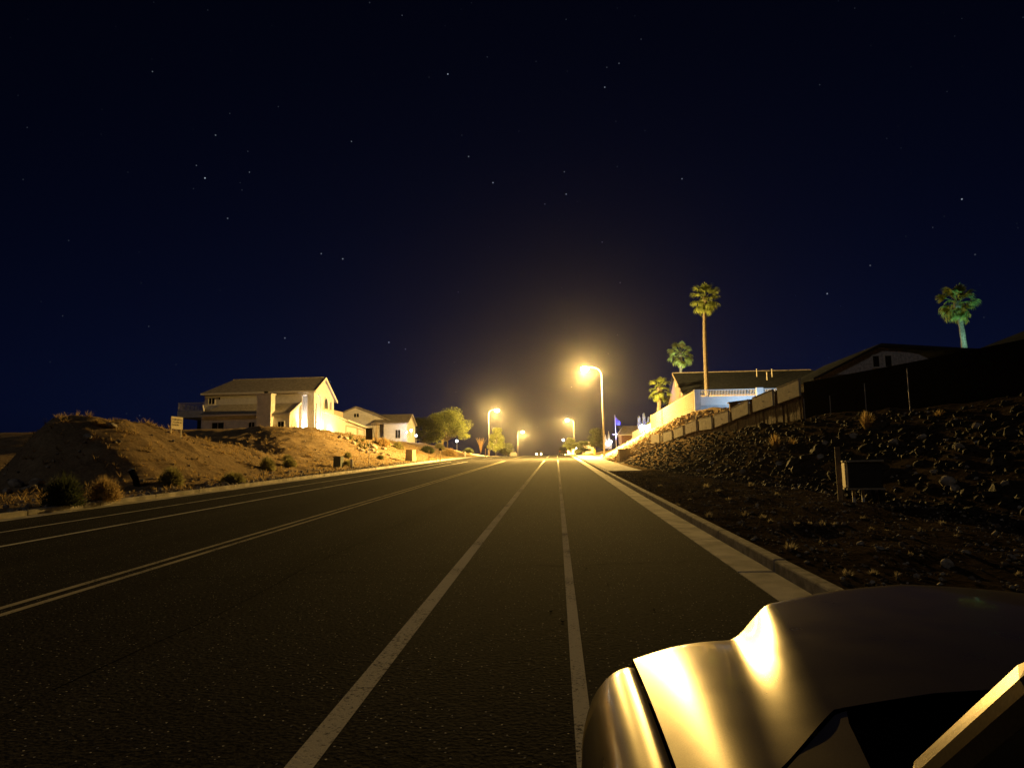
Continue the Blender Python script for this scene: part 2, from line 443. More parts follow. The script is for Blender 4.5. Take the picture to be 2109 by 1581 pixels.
# ------------------------------------------------------------------ ground sheet
def build_ground():
    xs = list(np.concatenate([np.linspace(-900, -60, 14), np.arange(-55, -36, 1.6), np.arange(-36, -14.2, .33), [-14.13, KL + .0, -13.9, -13.0],
                              [-9, -4, 0], [2.0, KR - .04, KR + .01, 2.95], np.arange(3.1, 15, .27), np.arange(15, 40, 1.5), np.linspace(42, 900, 14)]))
    ys = list(np.concatenate([np.linspace(-60, 0, 8), np.arange(1, 22, .6), np.arange(22, 100, .4), np.arange(100, 180, 1.2), np.arange(181, 320, 5), np.linspace(330, 1500, 10)]))
    v = []; f = []
    for y in ys:
        for x in xs: v.append((x, y, T(x, y)))
    n = len(xs)
    for j in range(len(ys) - 1):
        for i in range(n - 1):
            f.append((j * n + i, j * n + i + 1, (j + 1) * n + i + 1, (j + 1) * n + i))
    m = MB(); m.v = v; m.f = f
    return struct(m.build('ground', M_GROUND, smooth=True))
ground = build_ground()

def strip(x0, x1, y0, y1, dz, step=4.0):
    ys = list(np.arange(y0, y1, step)) + [y1]
    m = MB()
    for y in ys: m.v += [(x0, y, R(y) + dz), (x1, y, R(y) + dz)]
    for k in range(len(ys) - 1): m.f.append((2 * k, 2 * k + 1, 2 * k + 3, 2 * k + 2))
    return m
road = struct(strip(RL, RR, -60, 1400, 0).build('road', M_ASPH))
def line(name, xc, w, m, segs):
    mm = MB()
    for (a, b) in segs:
        q = strip(xc - w / 2, xc + w / 2, a, b, .004); o = len(mm.v)
        mm.v += q.v; mm.f += [tuple(i + o for i in fc) for fc in q.f]
    return mm.build(name, m, road)
SEG = [(-40, 79), (97, 400)]
line('bike_lane_line', .115, .10, M_WHITE_LINE, SEG)
line('bike_lane_line', -1.337, .15, M_WHITE_LINE, SEG)
line('centre_line', -5.61, .10, M_YEL_LINE, SEG)
line('centre_line', -5.86, .10, M_YEL_LINE, SEG)
line('bike_lane_line', -9.80, .13, M_WHITE_LINE, SEG)
line('bike_lane_line', -11.60, .10, M_WHITE_LINE, SEG)
# sealed crack and tar spots near the camera
tar = MB()
for cx, cy, r in [(-.09, 7.15, .016), (.02, 6.75, .018), (-1.36, 2.75, .02), (.55, 8.5, .014), (.9, 7.2, .014), (.35, 9.6, .016), (.75, 10.6, .014)]:
    tar.poly([(cx + r * (1 + .4 * math.sin(3 * a)) * math.cos(a), cy + 2.0 * r * math.sin(a), R(cy + 2.0 * r * math.sin(a)) + .008) for a in np.linspace(0, 2 * PI, 9)[:-1]])
tar.build('tar_patch', M_DARK, road)
rc_ = random.Random(21)
for (x0, y0, x1, y1, w) in ((-5.2, 9.0, 2.1, 10.2, .006), (-13.3, 19.0, 2.1, 17.6, .009), (-3.4, 3.0, -3.5, 60.0, .005), (-13.4, 30.0, 2.1, 33.0, .014), (-8.0, 12, -7.9, 70, .007), (-13.4, 47.0, 2.1, 45.0, .02)):
    sm2 = MB(); n_ = 60; px, py = [], []
    wx = 0; wy = 0
    along = abs(y1 - y0) > abs(x1 - x0)
    for k in range(n_ + 1):
        t = k / n_; wx = wx * .9 + rc_.gauss(0, .03); wy = wy * .9 + rc_.gauss(0, .05)
        px.append(x0 + (x1 - x0) * t + (wx if along else 0)); py.append(y0 + (y1 - y0) * t + (0 if along else wy))
    for k in range(n_):
        ww = w * rc_.uniform(.4, 1.3)
        dx, dy = ((ww, 0) if along else (0, ww))
        q = [(px[k] - dx, py[k] - dy), (px[k + 1] - dx, py[k + 1] - dy), (px[k + 1] + dx, py[k + 1] + dy), (px[k] + dx, py[k] + dy)]
        sm2.poly([(a, b, R(b) + .0025) for a, b in q])
    sm2.build('road_crack', M_DARK, road)

# ------------------------------------------------------------------ kerbs, gutters, pavement
def sloped_box(x0, x1, y0, y1, za, zb):
    m = MB()
    m.hexa([(x0, y0, R(y0) + za), (x1, y0, R(y0) + za), (x1, y1, R(y1) + za), (x0, y1, R(y1) + za)],
           [(x0, y0, R(y0) + zb), (x1, y0, R(y0) + zb), (x1, y1, R(y1) + zb), (x0, y1, R(y1) + zb)])
    return m
kerb = struct(sloped_box(GR + .02, KR - .02, -40, 300, -.5, -.2).build('kerb', M_CONC2))
rk = random.Random(3)
y = -6.0
while y < 118:
    for (g0, g1, k0, k1) in ((RR, GR, GR, KR), (GL, RL, KL, GL)):
        j = rk.uniform(-.004, .004)
        sloped_box(g0 + .003, g1 - .003, y + .012, y + 3.036, -.2, .006 + j).build('gutter_slab', M_CONC, kerb, bevel=.008)
        sloped_box(k0, k1, y + .008, y + 3.040, -.2, .15 + j).build('kerb_segment', M_CONC2 if k0 > 0 else M_CONC, kerb, bevel=.025)
    y += 3.048
for (g0, g1, k0, k1) in ((RR, GR, GR, KR), (GL, RL, KL, GL)):
    for a, b in ((118.2, 160), (160, 200), (200, 260), (260, 330)):
        sloped_box(g0 + .003, g1 - .003, a, b, -.2, .006).build('gutter_slab', M_CONC, kerb)
        sloped_box(k0, k1, a, b, -.2, .15).build('kerb_segment', M_CONC2, kerb)
pavement = struct(sloped_box(KR + .02, 4.55, 39.8, 300, -.3, -.05).build('pavement', M_CONC2))
y = 39.8
while y < 110:
    j = rk.uniform(-.004, .004)
    sloped_box(KR + .004, 4.62, y, y + 1.51, -.1, .165 + j).build('paving_slab', M_CONC, pavement, bevel=.01); y += 1.524
sloped_box(KR + .004, 4.62, y, 300, -.1, .165).build('paving_slab', M_CONC, pavement)
sloped_box(4.63, 6.6, 55.2, 56.1, -.3, .20).build('paving_slab', M_CONC, pavement)   # short spur to the utility box

# ------------------------------------------------------------------ rocks
def rock_mesh(name, m, seed, sub=2, flat=.7):
    bm = bmesh.new(); bmesh.ops.create_icosphere(bm, subdivisions=sub, radius=.5)
    rr = random.Random(seed); off = Vector((rr.random() * 50, rr.random() * 50, rr.random() * 50))
    ax = Vector((rr.uniform(.75, 1.25), rr.uniform(.7, 1.1), flat * rr.uniform(.8, 1.2)))
    planes = [(Vector((rr.gauss(0, 1), rr.gauss(0, 1), rr.gauss(0, 1))).normalized(), rr.uniform(.28, .42)) for _ in range(7)]
    for v in bm.verts:
        for nn, dd in planes:
            k = v.co.dot(nn) - dd
            if k > 0: v.co -= nn * k
        v.co += v.co.normalized() * noise.noise(v.co * 3 + off) * .07
        v.co = Vector((v.co.x * ax.x, v.co.y * ax.y, v.co.z * ax.z))
    me = bpy.data.meshes.new(name); bm.to_mesh(me); bm.free(); me.materials.append(m); return me
ROCKD = [rock_mesh('lava_stone', M_ROCKD, i) for i in range(6)]
ROCKT = [rock_mesh('rubble_stone', M_ROCKT, 20 + i) for i in range(6)]
ROCKP = [rock_mesh('pale_stone', M_ROCKP, 40 + i) for i in range(4)]
rr = random.Random(11)
def wall_x(y): return 14.0 - .0985 * y
def put_stone(me, x, y, s, parent):
    o = inst('stone', me, parent, (x, y, T(x, y) + s * .12), (rr.uniform(-.6, .6), rr.uniform(-.6, .6), rr.uniform(0, 6.3)), (s, s * rr.uniform(.7, 1.2), s * rr.uniform(.7, 1.1)))
    return o
# the stones that show largest: the lava bank beyond the parked car, and the rubble below the block wall
n = 0
while n < 170:
    y = rr.uniform(9, 40); toe = ip(y, TOE)
    x = rr.uniform(toe - .4, min(toe + 4.0, wall_x(y) - .3 if y > 20 else 99))
    put_stone(rr.choice(ROCKD), x, y, rr.uniform(.16, .42) * (1 if rr.random() < .85 else 1.8), ground); n += 1
n = 0
while n < 120:
    y = rr.uniform(56, 80); toe = ip(y, TOE)
    x = rr.uniform(toe - .2, 12.2)
    if y < 62 and abs(x - wall_x(y)) < .5: continue
    put_stone(rr.choice(ROCKT), x, y, rr.uniform(.3, .6), ground); n += 1
def scatter(name, specs, m, parent, label=None):
    """specs: (count, sampler(), smin, smax, source meshes) joined into one mass of small stones"""
    V = []; Fc = []
    for cnt, samp, s0, s1, srcs in specs:
        data = [([v.co.copy() for v in s.vertices], [tuple(p.vertices) for p in s.polygons]) for s in srcs]
        for _ in range(cnt):
            x, y = samp(); s = rr.uniform(s0, s1) ; vs_, fs_ = rr.choice(data)
            rot = Matrix.Rotation(rr.uniform(0, 6.3), 3, 'Z') @ Matrix.Rotation(rr.uniform(-.7, .7), 3, 'X')
            base = Vector((x, y, T(x, y) + s * .1)); i = len(V)
            V += [tuple(base + rot @ (c * s)) for c in vs_]; Fc += [tuple(i + k for k in q) for q in fs_]
    mm = MB(); mm.v = V; mm.f = Fc
    o = mm.build(name, m, parent); o['kind'] = 'stuff'
    return o
SMALLD = [rock_mesh('small_stone', M_ROCKD, 60 + i, sub=1) for i in range(5)]
def bank():
    while True:
        y = rr.uniform(8, 56) ** 1.0; toe = ip(y, TOE); x = rr.uniform(toe - .6, toe + 5.5)
        if y > 20 and x > wall_x(y) - .12 and x < wall_x(y) + .3: continue
        return x, y
def strip_r(): 
    y = 3 + 36 * rr.random() ** 1.4; return rr.uniform(KR + .1, ip(y, TOE) + .3), y
def rubble():
    while True:
        y = rr.uniform(48, 100); toe = ip(y, TOE); x = rr.uniform(toe - .6, 12.3)
        if x < 4.7 or (y < 62 and x < wall_x(y) + .3 and y < 56) : continue
        if y > 20 and y < 61.5 and abs(x - wall_x(y)) < .3: continue
        return x, y
scatter('small_stones', [(4200, bank, .07, .26, SMALLD)], M_ROCKD, ground)
scatter('gravel', [(6500, strip_r, .018, .06, SMALLD), (600, strip_r, .05, .12, SMALLD)], mat('verge_gravel', (.17, .135, .10), rough=.95, spec=.05, var=.7, scale=1.5), ground)
scatter('pale_gravel', [(1500, strip_r, .025, .085, SMALLD), (500, bank, .06, .16, SMALLD)], M_ROCKP, ground)
scatter('rubble_stones', [(2300, rubble, .16, .42, SMALLD)], M_ROCKT, ground)
for (u, v, s_) in [(2013, 882, .3), (1976, 926, .35), (1690, 946, .3), (1926, 976, .25), (2072, 1000, .25), (1955, 1002, .45), (1968, 1012, .3), (1720, 1126, .09), (1772, 1122, .1), (1812, 1132, .14), (1952, 1166, .16), (1645, 1002, .2), (1500, 965, .3), (1530, 975, .3), (1570, 950, .3), (1605, 960, .35), (1468, 955, .3), (1440, 972, .28),
                   (1900, 905, .3), (1840, 915, .28), (1760, 902, .3), (1700, 915, .3), (2050, 1100, .12), (1990, 1140, .1), (1880, 1110, .1), (1740, 1040, .14), (1560, 1040, .1), (1600, 1100, .08), (1520, 1100, .07), (2085, 1150, .1)]:
    p = ground_at(u, v); put_stone(rr.choice(ROCKP), p.x, p.y, s_, ground)
def left_slope():
    y = rr.uniform(20, 100); d = rr.uniform(.2, 14); return KL - d, y
def left_edge():
    y = rr.uniform(8, 80); return KL - .1 - 2.2 * rr.random() ** 2, y
scatter('pale_stones', [(1300, left_slope, .05, .22, SMALLD), (900, left_edge, .07, .28, SMALLD)], M_ROCKP, ground)
for (u, v, s) in [(560, 984, .42), (590, 976, .5), (620, 974, .35), (655, 972, .4), (500, 992, .4), (520, 988, .35), (690, 966, .35), (30, 1002, .6), (60, 1010, .5), (15, 1018, .45), (75, 1000, .5),
                  (465, 1000, .35), (430, 1003, .3), (330, 1020, .3), (540, 980, .3), (230, 880, .5), (180, 905, .4)]:
    p = ground_at(u, v); put_stone(rr.choice(ROCKP), p.x, p.y, s, ground)

# ------------------------------------------------------------------ street lamps
def street_lamp(label, x, y, side, height, power, real=True):
    zb = T(x, y) if (x < KL or x > KR) else R(y)
    t = thing('street_lamp', label, 'street lamp', (x, y, zb), 0, 'street lamps along the road')
    s = -side                                    # arm reaches over the road
    hz = height
    pts = [(0, 0, 0), (0, 0, hz * .45), (0, 0, hz - 1.6)]
    rad = [.115, .095, .075]
    for k in range(1, 9):
        a = k / 8 * PI / 2
        pts.append((s * 1.05 * (1 - math.cos(a)), 0, hz - 1.6 + 1.15 * math.sin(a))); rad.append(.075 - .025 * k / 8)
    pts.append((s * 1.6, 0, hz - .40)); rad.append(.045)
    MB().tube(pts, rad, 12).build('pole', M_POLE, t, smooth=True)
    MB().box(-.2, .2, -.2, .2, 0, .06).box(-.13, .13, -.13, .13, .06, .35).build('base_plate', M_POLE, t, bevel=.01)
    hd = MB()
    prof = [(1.45, .05, .03), (1.6, .10, .07), (1.8, .17, .11), (2.05, .19, .12), (2.25, .12, .08), (2.32, .03, .03)]
    i0 = 0
    for (px, w, h) in prof:
        for j in range(10):
            a = 2 * PI * j / 10
            hd.v.append((s * px, w * math.cos(a), hz - .40 + h * math.sin(a) * (1 if math.sin(a) > 0 else .35)))
    for k in range(len(prof) - 1):
        for j in range(10):
            hd.f.append((k * 10 + j, k * 10 + (j + 1) % 10, (k + 1) * 10 + (j + 1) % 10, (k + 1) * 10 + j))
    hd.f.append(tuple(range(10))); hd.f.append(tuple(50 + j for j in range(10)))
    head = hd.build('lamp_head', M_POLE, t, smooth=True)
    lens = MB().lathe([(.26, hz - .43), (.40, hz - .52), (.42, hz - .66), (.30, hz - .86), (.02, hz - .94)], 16, (s * 2.0, 0)).build('lens', emission('lamp_lens', (1, .80, .42), 300), head, smooth=True)
    lens.visible_shadow = True
    if real:
        luminaire('lamp_light', (s * 2.0, 0, hz - 1.16), power, SODIUM, .2, t)
    return t
LAMP_W = 200000
street_lamp('tall curved street lamp on the right, nearest and brightest', 5.56, 85, 1, 11.1, LAMP_W)
street_lamp('yellow street lamp left of the road, beside the big tree', -15.5, 165, -1, 11.1, LAMP_W)
street_lamp('street lamp right of the road, beyond the parked dark SUV', 5.3, 215, 1, 11.4, LAMP_W)
street_lamp('farther orange street lamp left of the road, behind a parked car', -15.1, 282, -1, 10.9, LAMP_W)

# ------------------------------------------------------------------ building helpers
def window(parent, a, b, z0, z1, plane, off, normal, name='window', arch=False, mg=None, mullion=True):
    """window on a wall: plane 'y' (faces -y) or 'x' (faces +x); a..b along the wall"""
    def pt(s, d, z): return (s, off - d, z) if plane == 'y' else (off + d, s, z)
    fr = MB(); w = .08
    outline = [(a, z0), (b, z0)]
    if arch:
        r = (b - a) / 2
        outline += [((a + b) / 2 + r * math.cos(t), z1 - r + r * math.sin(t)) for t in np.linspace(0, PI, 9)]
    else: outline += [(b, z1), (a, z1)]
    cxm = sum(p[0] for p in outline) / len(outline); czm = sum(p[1] for p in outline) / len(outline)
    inner = [(cxm + (p[0] - cxm) * (1 - 2 * w / (b - a)), czm + (p[1] - czm) * (1 - 2 * w / (z1 - z0))) for p in outline]
    n = len(outline)
    for k in range(n):
        o0, o1, i0, i1 = outline[k], outline[(k + 1) % n], inner[k], inner[(k + 1) % n]
        fr.hexa([pt(o0[0], .0, o0[1]), pt(o1[0], .0, o1[1]), pt(i1[0], .0, i1[1]), pt(i0[0], .0, i0[1])],
                [pt(o0[0], .06, o0[1]), pt(o1[0], .06, o1[1]), pt(i1[0], .06, i1[1]), pt(i0[0], .06, i0[1])])
    pane = MB().hexa([pt(p[0], .002, p[1]) for p in inner], [pt(p[0], .015, p[1]) for p in inner]).build(name, mg or M_GLASS, parent)
    if mullion and not arch:
        fr.box(*( ((a + b) / 2 - .025, (a + b) / 2 + .025, off - .05, off - .016) if plane == 'y' else (off + .016, off + .05, (a + b) / 2 - .025, (a + b) / 2 + .025)), z0 + w, z1 - w)
    fr.build('frame', M_TRIM, pane)
    return pane
def slab(pts, th):
    """closed slab from polygon pts, thickened downward"""
    return MB().hexa([(p[0], p[1], p[2] - th) for p in pts], pts)
def ridge_caps(parent, a, b, step=.42, r=.09):
    a, b = Vector(a), Vector(b); L = (b - a).length; m = MB(); k = 0; d = (b - a) / L
    while k * step < L - step:
        m.tube([a + d * (k * step), a + d * (k * step + step * .95)], [r * 1.15, r * .85], 7); k += 1
    return m.build('ridge_tiles', M_ROOF, parent)

# ------------------------------------------------------------------ large white two-storey house on the left
A = thing('stucco_house', 'large white two-storey stucco house with chimney on the left hill', 'house', (-30.89, 90.0, 7.275), math.radians(-2))
MB().box(-14.7, -1.6, 0, 7.4, -4, 5.05).box(-1.6, -.25, .75, 7.4, -4, 5.05).build('wall', M_STUCCO, A)
MB().box(-.88, -.002, -.002, .749, -4, 5.048).build('corner_pier', M_STUCCO, A, bevel=.02)
MB().box(-1.598, -.882, .002, .748, 4.5, 5.046).build('lintel', M_STUCCO, A)
E_ = MB()                                           # east face with an arched niche
E_.box(-.25, 0, .752, 2.9, 4.72, 5.05)
cy_, rr_ = 1.6, 1.05
arc = [(cy_ + rr_ * math.cos(t), 3.67 + rr_ * math.sin(t)) for t in np.linspace(PI, 0, 13)]
for (p, q) in zip(arc, arc[1:]):
    E_.hexa([(-.25, p[0], p[1]), (-.25, q[0], q[1]), (-.25, q[0], 4.72), (-.25, p[0], 4.72)], [(0, p[0], p[1]), (0, q[0], q[1]), (0, q[0], 4.72), (0, p[0], 4.72)])
E_.box(-.25, 0, 2.651, 7.4, -4, 4.72).box(-.25, 0, 2.9, 7.4, 4.72, 5.05)
E_.hexa([(-.25, 0, 5.05), (-.25, 7.4, 5.05), (-.25, 7.4, 4.8), (-.25, 3.4, 7.0)], [(.002, 0, 5.05), (.002, 7.4, 5.05), (.002, 7.4, 4.8), (.002, 3.4, 7.0)])
E_.build('gable_wall', M_STUCCO, A)
rf = slab([(-15.1, -.4, 5.0), (.3, -.4, 5.0), (.3, 3.4, 7.18), (-12.6, 3.4, 7.18)], .16).build('roof', M_ROOF, A)
slab([(.3, 3.4, 7.18), (.3, 8.0, 4.4), (-15.1, 8.0, 4.4), (-12.6, 3.4, 7.18)], .16).build('roof', M_ROOF, A)
slab([(-15.1, 8.0, 4.4), (-15.1, -.4, 5.0), (-12.6, 3.4, 7.18)], .16).build('roof', M_ROOF, A)
ridge_caps(rf, (-12.6, 3.4, 7.20), (.25, 3.4, 7.20))
MB().box(-15.05, .28, -.52, -.402, 4.78, 5.02).build('gutter', M_TRIM, A)
bg_ = MB()                                          # bargeboards on the gable
for (y0, z0, y1, z1) in ((-.42, 4.86, 3.4, 7.05), (3.4, 7.05, 8.0, 4.27)):
    bg_.hexa([(.30, y0, z0 - .16), (.30, y1, z1 - .16), (.30, y1, z1 + .16), (.30, y0, z0 + .16)], [(.36, y0, z0 - .16), (.36, y1, z1 - .16), (.36, y1, z1 + .16), (.36, y0, z0 + .16)])
bg_.build('bargeboard', M_TRIM, A)
# low front wing
MB().box(-13.3, -1.95, -3.0, -.002, -4, 1.9).build('wing_wall', M_STUCCO, A)
MB().hexa([(-2.15, -3.0, 1.9), (-2.15, -.002, 1.9), (-2.15, -.002, 3.28)], [(-1.948, -3.0, 1.9), (-1.948, -.002, 1.9), (-1.948, -.002, 3.28)]).build('wing_gable', M_STUCCO, A)
slab([(-13.6, -3.4, 1.94), (-1.75, -3.4, 1.94), (-1.75, -.003, 3.52), (-12.45, -.003, 3.52)], .14).build('wing_roof', M_ROOF, A)
MB().hexa([(-13.6, -3.4, 1.80), (-13.6, -.003, 1.80), (-12.45, -.003, 3.38)], [(-13.5, -3.3, 1.92), (-13.5, -.003, 1.92), (-12.40, -.003, 3.45)]).build('wing_hip', M_ROOF, A)
MB().box(-13.58, -1.76, -3.5, -3.402, 1.74, 1.96).build('wing_gutter', M_TRIM, A)
MB().hexa([(-1.748, -3.45, 1.70), (-1.748, -.003, 3.30), (-1.748, -.003, 3.62), (-1.748, -3.45, 2.02)], [(-1.66, -3.45, 1.70), (-1.66, -.003, 3.30), (-1.66, -.003, 3.62), (-1.66, -3.45, 2.02)]).build('wing_bargeboard', M_TRIM, A)
window(A, -2.35, -.75, -.9, 1.35, 'x', -1.947, 1, arch=True, mg=mat('drawn_blind', (.66, .62, .55), rough=.8))
for (a, b, z0, z1) in ((-12.05, -10.35, .15, 1.05), (-7.25, -6.35, .15, 1.0), (-3.5, -2.56, -.1, 1.0)):
    window(A, a, b, z0, z1, 'y', -3.002, -1)
window(A, -14.2, -13.25, 3.55, 4.5, 'y', -.002, -1)
MB().box(-12.75, -12.6, -.12, -.002, 4.2, 4.5).build('wall_light', M_DARK, A)
ch = MB().box(-5.9, -4.05, -3.75, -2.5, -4, 4.3).build('chimney', M_STUCCO, A, bevel=.03)
MB().box(-5.98, -3.97, -3.83, -2.42, 4.3, 4.42).build('chimney_cap', M_STUCCO, ch)
MB().lathe([(.2, 4.42), (.2, 4.62), (.28, 4.63), (.28, 4.72)], 10, (-5.0, -3.1)).build('flue', M_DARK, ch)
# deck and carport at the west end
MB().box(-18.5, -14.702, .2, 5.5, 1.98, 2.86).box(-18.5, -17.95, .2, .75, -4, 1.98).box(-15.2, -14.703, .2, .75, -4, 1.98).build('deck', M_STUCCO, A)
MB().box(-18.4, -14.71, 5.0, 5.4, -4, 1.98).build('carport_shade_back', M_DARK, A)  # near-black sheet stands in for the shade inside the opening
rail = MB().box(-18.5, -14.71, .25, .31, 3.86, 3.93).box(-18.5, -14.71, .25, .31, 2.93, 2.98)
for k in range(34): rail.box(-18.46 + k * .113, -18.43 + k * .113, .265, .295, 2.98, 3.86)
for k in range(30): rail.box(-18.495, -18.465, .4 + k * .17, .43 + k * .17, 2.87, 3.86)
rail.build('railing', M_TRIM, A)
MB().hexa([(-14.7, -.5, 1.95), (-13.3, -2.6, 1.95), (-13.3, -2.3, 1.95), (-14.7, -.2, 1.95)], [(-14.7, -.5, 3.5), (-13.3, -2.6, 2.3), (-13.3, -2.3, 2.3), (-14.7, -.2, 3.5)]).build('stair_wall', M_STUCCO, A)
# garage wing down the east side
MB().hexa([(-7, 7.402, -5), (0, 7.402, -5), (0, 23, -5), (-7, 23, -5)], [(-7, 7.402, 2.30), (0, 7.402, 2.30), (0, 23, 1.40), (-7, 23, 1.40)]).build('garage_wall', M_STUCCO, A)
MB().hexa([(.002, 2.9, -4), (.16, 2.9, -4), (.16, 12.0, -4), (.002, 12.0, -4)], [(.002, 2.9, 2.56), (.16, 2.9, 2.56), (.16, 12.0, 1.96), (.002, 12.0, 1.96)]).build('parapet_wall', M_STUCCO, A)
MB().hexa([(-.05, 2.85, 2.56), (.30, 2.85, 2.56), (.30, 12.1, 1.96), (-.05, 12.1, 1.96)], [(-.05, 2.85, 2.76), (.30, 2.85, 2.76), (.30, 12.1, 2.16), (-.05, 12.1, 2.16)]).build('coping', M_TRIM, A)
MB().hexa([(-7.2, 12.11, 1.92), (.55, 12.11, 1.92), (.55, 23.4, 1.30), (-7.2, 23.4, 1.30)], [(-7.2, 12.11, 2.16), (.55, 12.11, 2.16), (.55, 23.4, 1.54), (-7.2, 23.4, 1.54)]).build('garage_eave', M_TRIM, A)
for (a, b, z) in ((12.6, 17.6, 1.12), (18.2, 21.2, .98)):
    d = MB()
    for k in range(4): d.box(.002, .05, a, b, -1.25 + k * .59, -1.25 + k * .59 + .57)
    dd = d.build('garage_door', M_TRIM, A)
    MB().box(.003, .12, a - .18, a - .005, -1.3, z + .12).box(.003, .12, b + .005, b + .18, -1.3, z + .12).box(.003, .12, a - .18, b + .18, z + .125, z + .29).build('door_frame', M_STUCCO2, dd)
MB().box(-5.5, -.5, 7.41, 12.8, 2.0, 3.3).build('upper_block', M_STUCCO2, A, bevel=.03)
window(A, 3.6, 5.0, 2.95, 4.5, 'x', .004, 1, arch=True)
window(A, 5.7, 6.45, 3.0, 4.2, 'x', .004, 1)
def garden_spot(label, loc, tgt, power, col, angle=110, parent_group='garden spotlights'):
    loc = Vector(loc); loc.z = max(loc.z, T(loc.x, loc.y) + .05)
    d = (Vector(tgt) - Vector(loc)).normalized(); p0 = Vector((0, 0, .12))
    t = thing('garden_spotlight', label, 'spotlight', loc, 0, parent_group)
    MB().tube([(0, 0, -.05), (0, 0, .12)], .02, 6).build('stake', M_DARK, t)
    h = MB().tube([p0 - d * .08, p0 + d * .06], [.05, .07], 10).build('lamp_shade', M_DARK, t)
    MB().tube([p0 + d * .061, p0 + d * .066], .06, 10).build('bulb', emission('spot_bulb_%.2f_%.2f' % (col[0], col[2]), col, 40), h)
    l = bpy.data.lights.new('spot_light', 'SPOT'); l.energy = power; l.color = col; l.shadow_soft_size = .05
    l.spot_size = math.radians(angle); l.spot_blend = .9
    o = bpy.data.objects.new('spot_light', l); COL.objects.link(o); o.parent = t; o.location = p0 + d * .1
    o.rotation_euler = d.to_track_quat('-Z', 'Y').to_euler()
    return t
WARM = (1.0, .91, .76)
def Aw(x, y, z): return A.matrix_world @ Vector((x, y, z)) if False else (Matrix.Translation((-30.89, 90.0, 7.275)) @ Matrix.Rotation(math.radians(-2), 4, 'Z')) @ Vector((x, y, z))
garden_spot('warm spotlight at the foot of the recessed wall beside the house entry', Aw(-1.25, .05, -.75), Aw(-1.25, .7, 2.6), 1500, WARM, 120)
garden_spot('warm spotlight on the slope washing the arched side wall of the white house', Aw(1.15, 1.7, -1.15), Aw(-.1, 1.9, 2.2), 800, WARM, 130)
garden_spot('warm spotlight on the slope below the garage side wall', Aw(1.6, 5.2, -1.3), Aw(.1, 5.8, .8), 450, WARM, 130)
# slim trunk growing against the house corner
tt = thing('bare_sapling', 'slim bare brown trunk against the corner of the white house', 'sapling', Aw(.28, .05, -1.2))
MB().tube([(0, 0, -.5), (.02, 0, 1.2), (-.03, 0, 2.8), (.02, 0, 4.6)], [.13, .10, .07, .03], 8).build('trunk', M_BARK, tt)
b_ = MB()
for k in range(7):
    z = 1.2 + k * .45; b_.tube([(0, 0, z), (random.uniform(-.2, .35), random.uniform(-.3, .2), z + .7)], [.03, .008], 5)
b_.build('branches', M_BARK, tt)

# ------------------------------------------------------------------ second house behind it
B = thing('gabled_house', 'pale single-storey gabled house behind the two-storey one', 'house', (-35.2, 125, 7.0))
MB().hexa([(-7, 0, -2), (6.1, 0, -2), (6.1, 11, -2), (-7, 11, -2)], [(-7, 0, 3.7), (6.1, 0, 3.7), (6.1, 11, 3.7), (-7, 11, 3.7)]).build('wall', M_STUCCO, B)
MB().hexa([(-7, 0, 3.7), (6.1, 0, 3.7), (0, 0, 6.3)], [(-7, .3, 3.7), (6.1, .3, 3.7), (0, .3, 6.3)]).build('gable_wall', M_STUCCO, B)
slab([(0, -.4, 6.5), (7.0, -.4, 3.6), (7.0, 11, 3.6), (0, 11, 6.5)], .2).build('roof', M_ROOF, B)
slab([(-7.6, -.4, 3.5), (0, -.4, 6.5), (0, 11, 6.5), (-7.6, 11, 3.5)], .2).build('roof', M_ROOF, B)
MB().box(-.42, -.08, -.05, .0, 4.6, 5.2).box(.08, .42, -.05, 0, 4.6, 5.2).build('gable_vent', M_DARK, B)
MB().box(5.2, 9.3, -1.2, 6, -2, 3.4).build('porch_wall', M_STUCCO, B)
MB().hexa([(9.3, -1.2, 3.4), (9.3, 6, 3.4), (9.3, 2.4, 5.0)], [(9.1, -1.2, 3.4), (9.1, 6, 3.4), (9.1, 2.4, 5.0)]).build('porch_gable', M_STUCCO, B)
slab([(3.2, -1.6, 3.35), (9.6, -1.6, 3.35), (9.6, 2.4, 5.15), (3.2, 2.4, 5.15)], .18).build('porch_roof', M_ROOF, B)
slab([(9.6, 6.4, 3.35), (3.2, 6.4, 3.35), (3.2, 2.4, 5.15), (9.6, 2.4, 5.15)], .18).build('porch_roof', M_ROOF, B)
window(B, 7.2, 8.2, .6, 2.2, 'y', -1.203, -1)
def lamp_post(label, u, v, y, h, power, col, glob=.2):
    p = P(u, v, y); g = p - Vector((0, 0, h))
    t = thing('lamp_post', label, 'lamp post', g, 0, 'white garden lamp posts')
    MB().tube([(0, 0, -1.5), (0, 0, h - glob)], .025, 8).build('post', M_STEEL, t)
    MB().lathe([(.04, h - glob), (glob * .8, h - glob * .6), (glob, h), (glob * .8, h + glob * .6), (.04, h + glob)], 12).build('globe', emission('white_globe', (.86, .9, 1.0), 25), t, smooth=True)
    if power: point_light('globe_light', (0, -.3, h), power, col, .1, t)
    return t
COOL = (.82, .88, 1.0)
lamp_post('white lamp globe by the porch of the gabled house, upper one', 847, 886, 122, 2.4, 200, COOL)
lamp_post('white lamp globe by the porch of the gabled house, lower one near the tree', 857, 897, 120, 1.6, 0, COOL, .17)
lamp_post('white porch post lamp closest to the gabled house', 838, 890, 122.5, 2.0, 60, COOL, .12)
lamp_post('blue-white lamp glowing under the big palo verde tree', 941, 908, 158, 2.2, 260, (.6, .75, 1.0), .22)

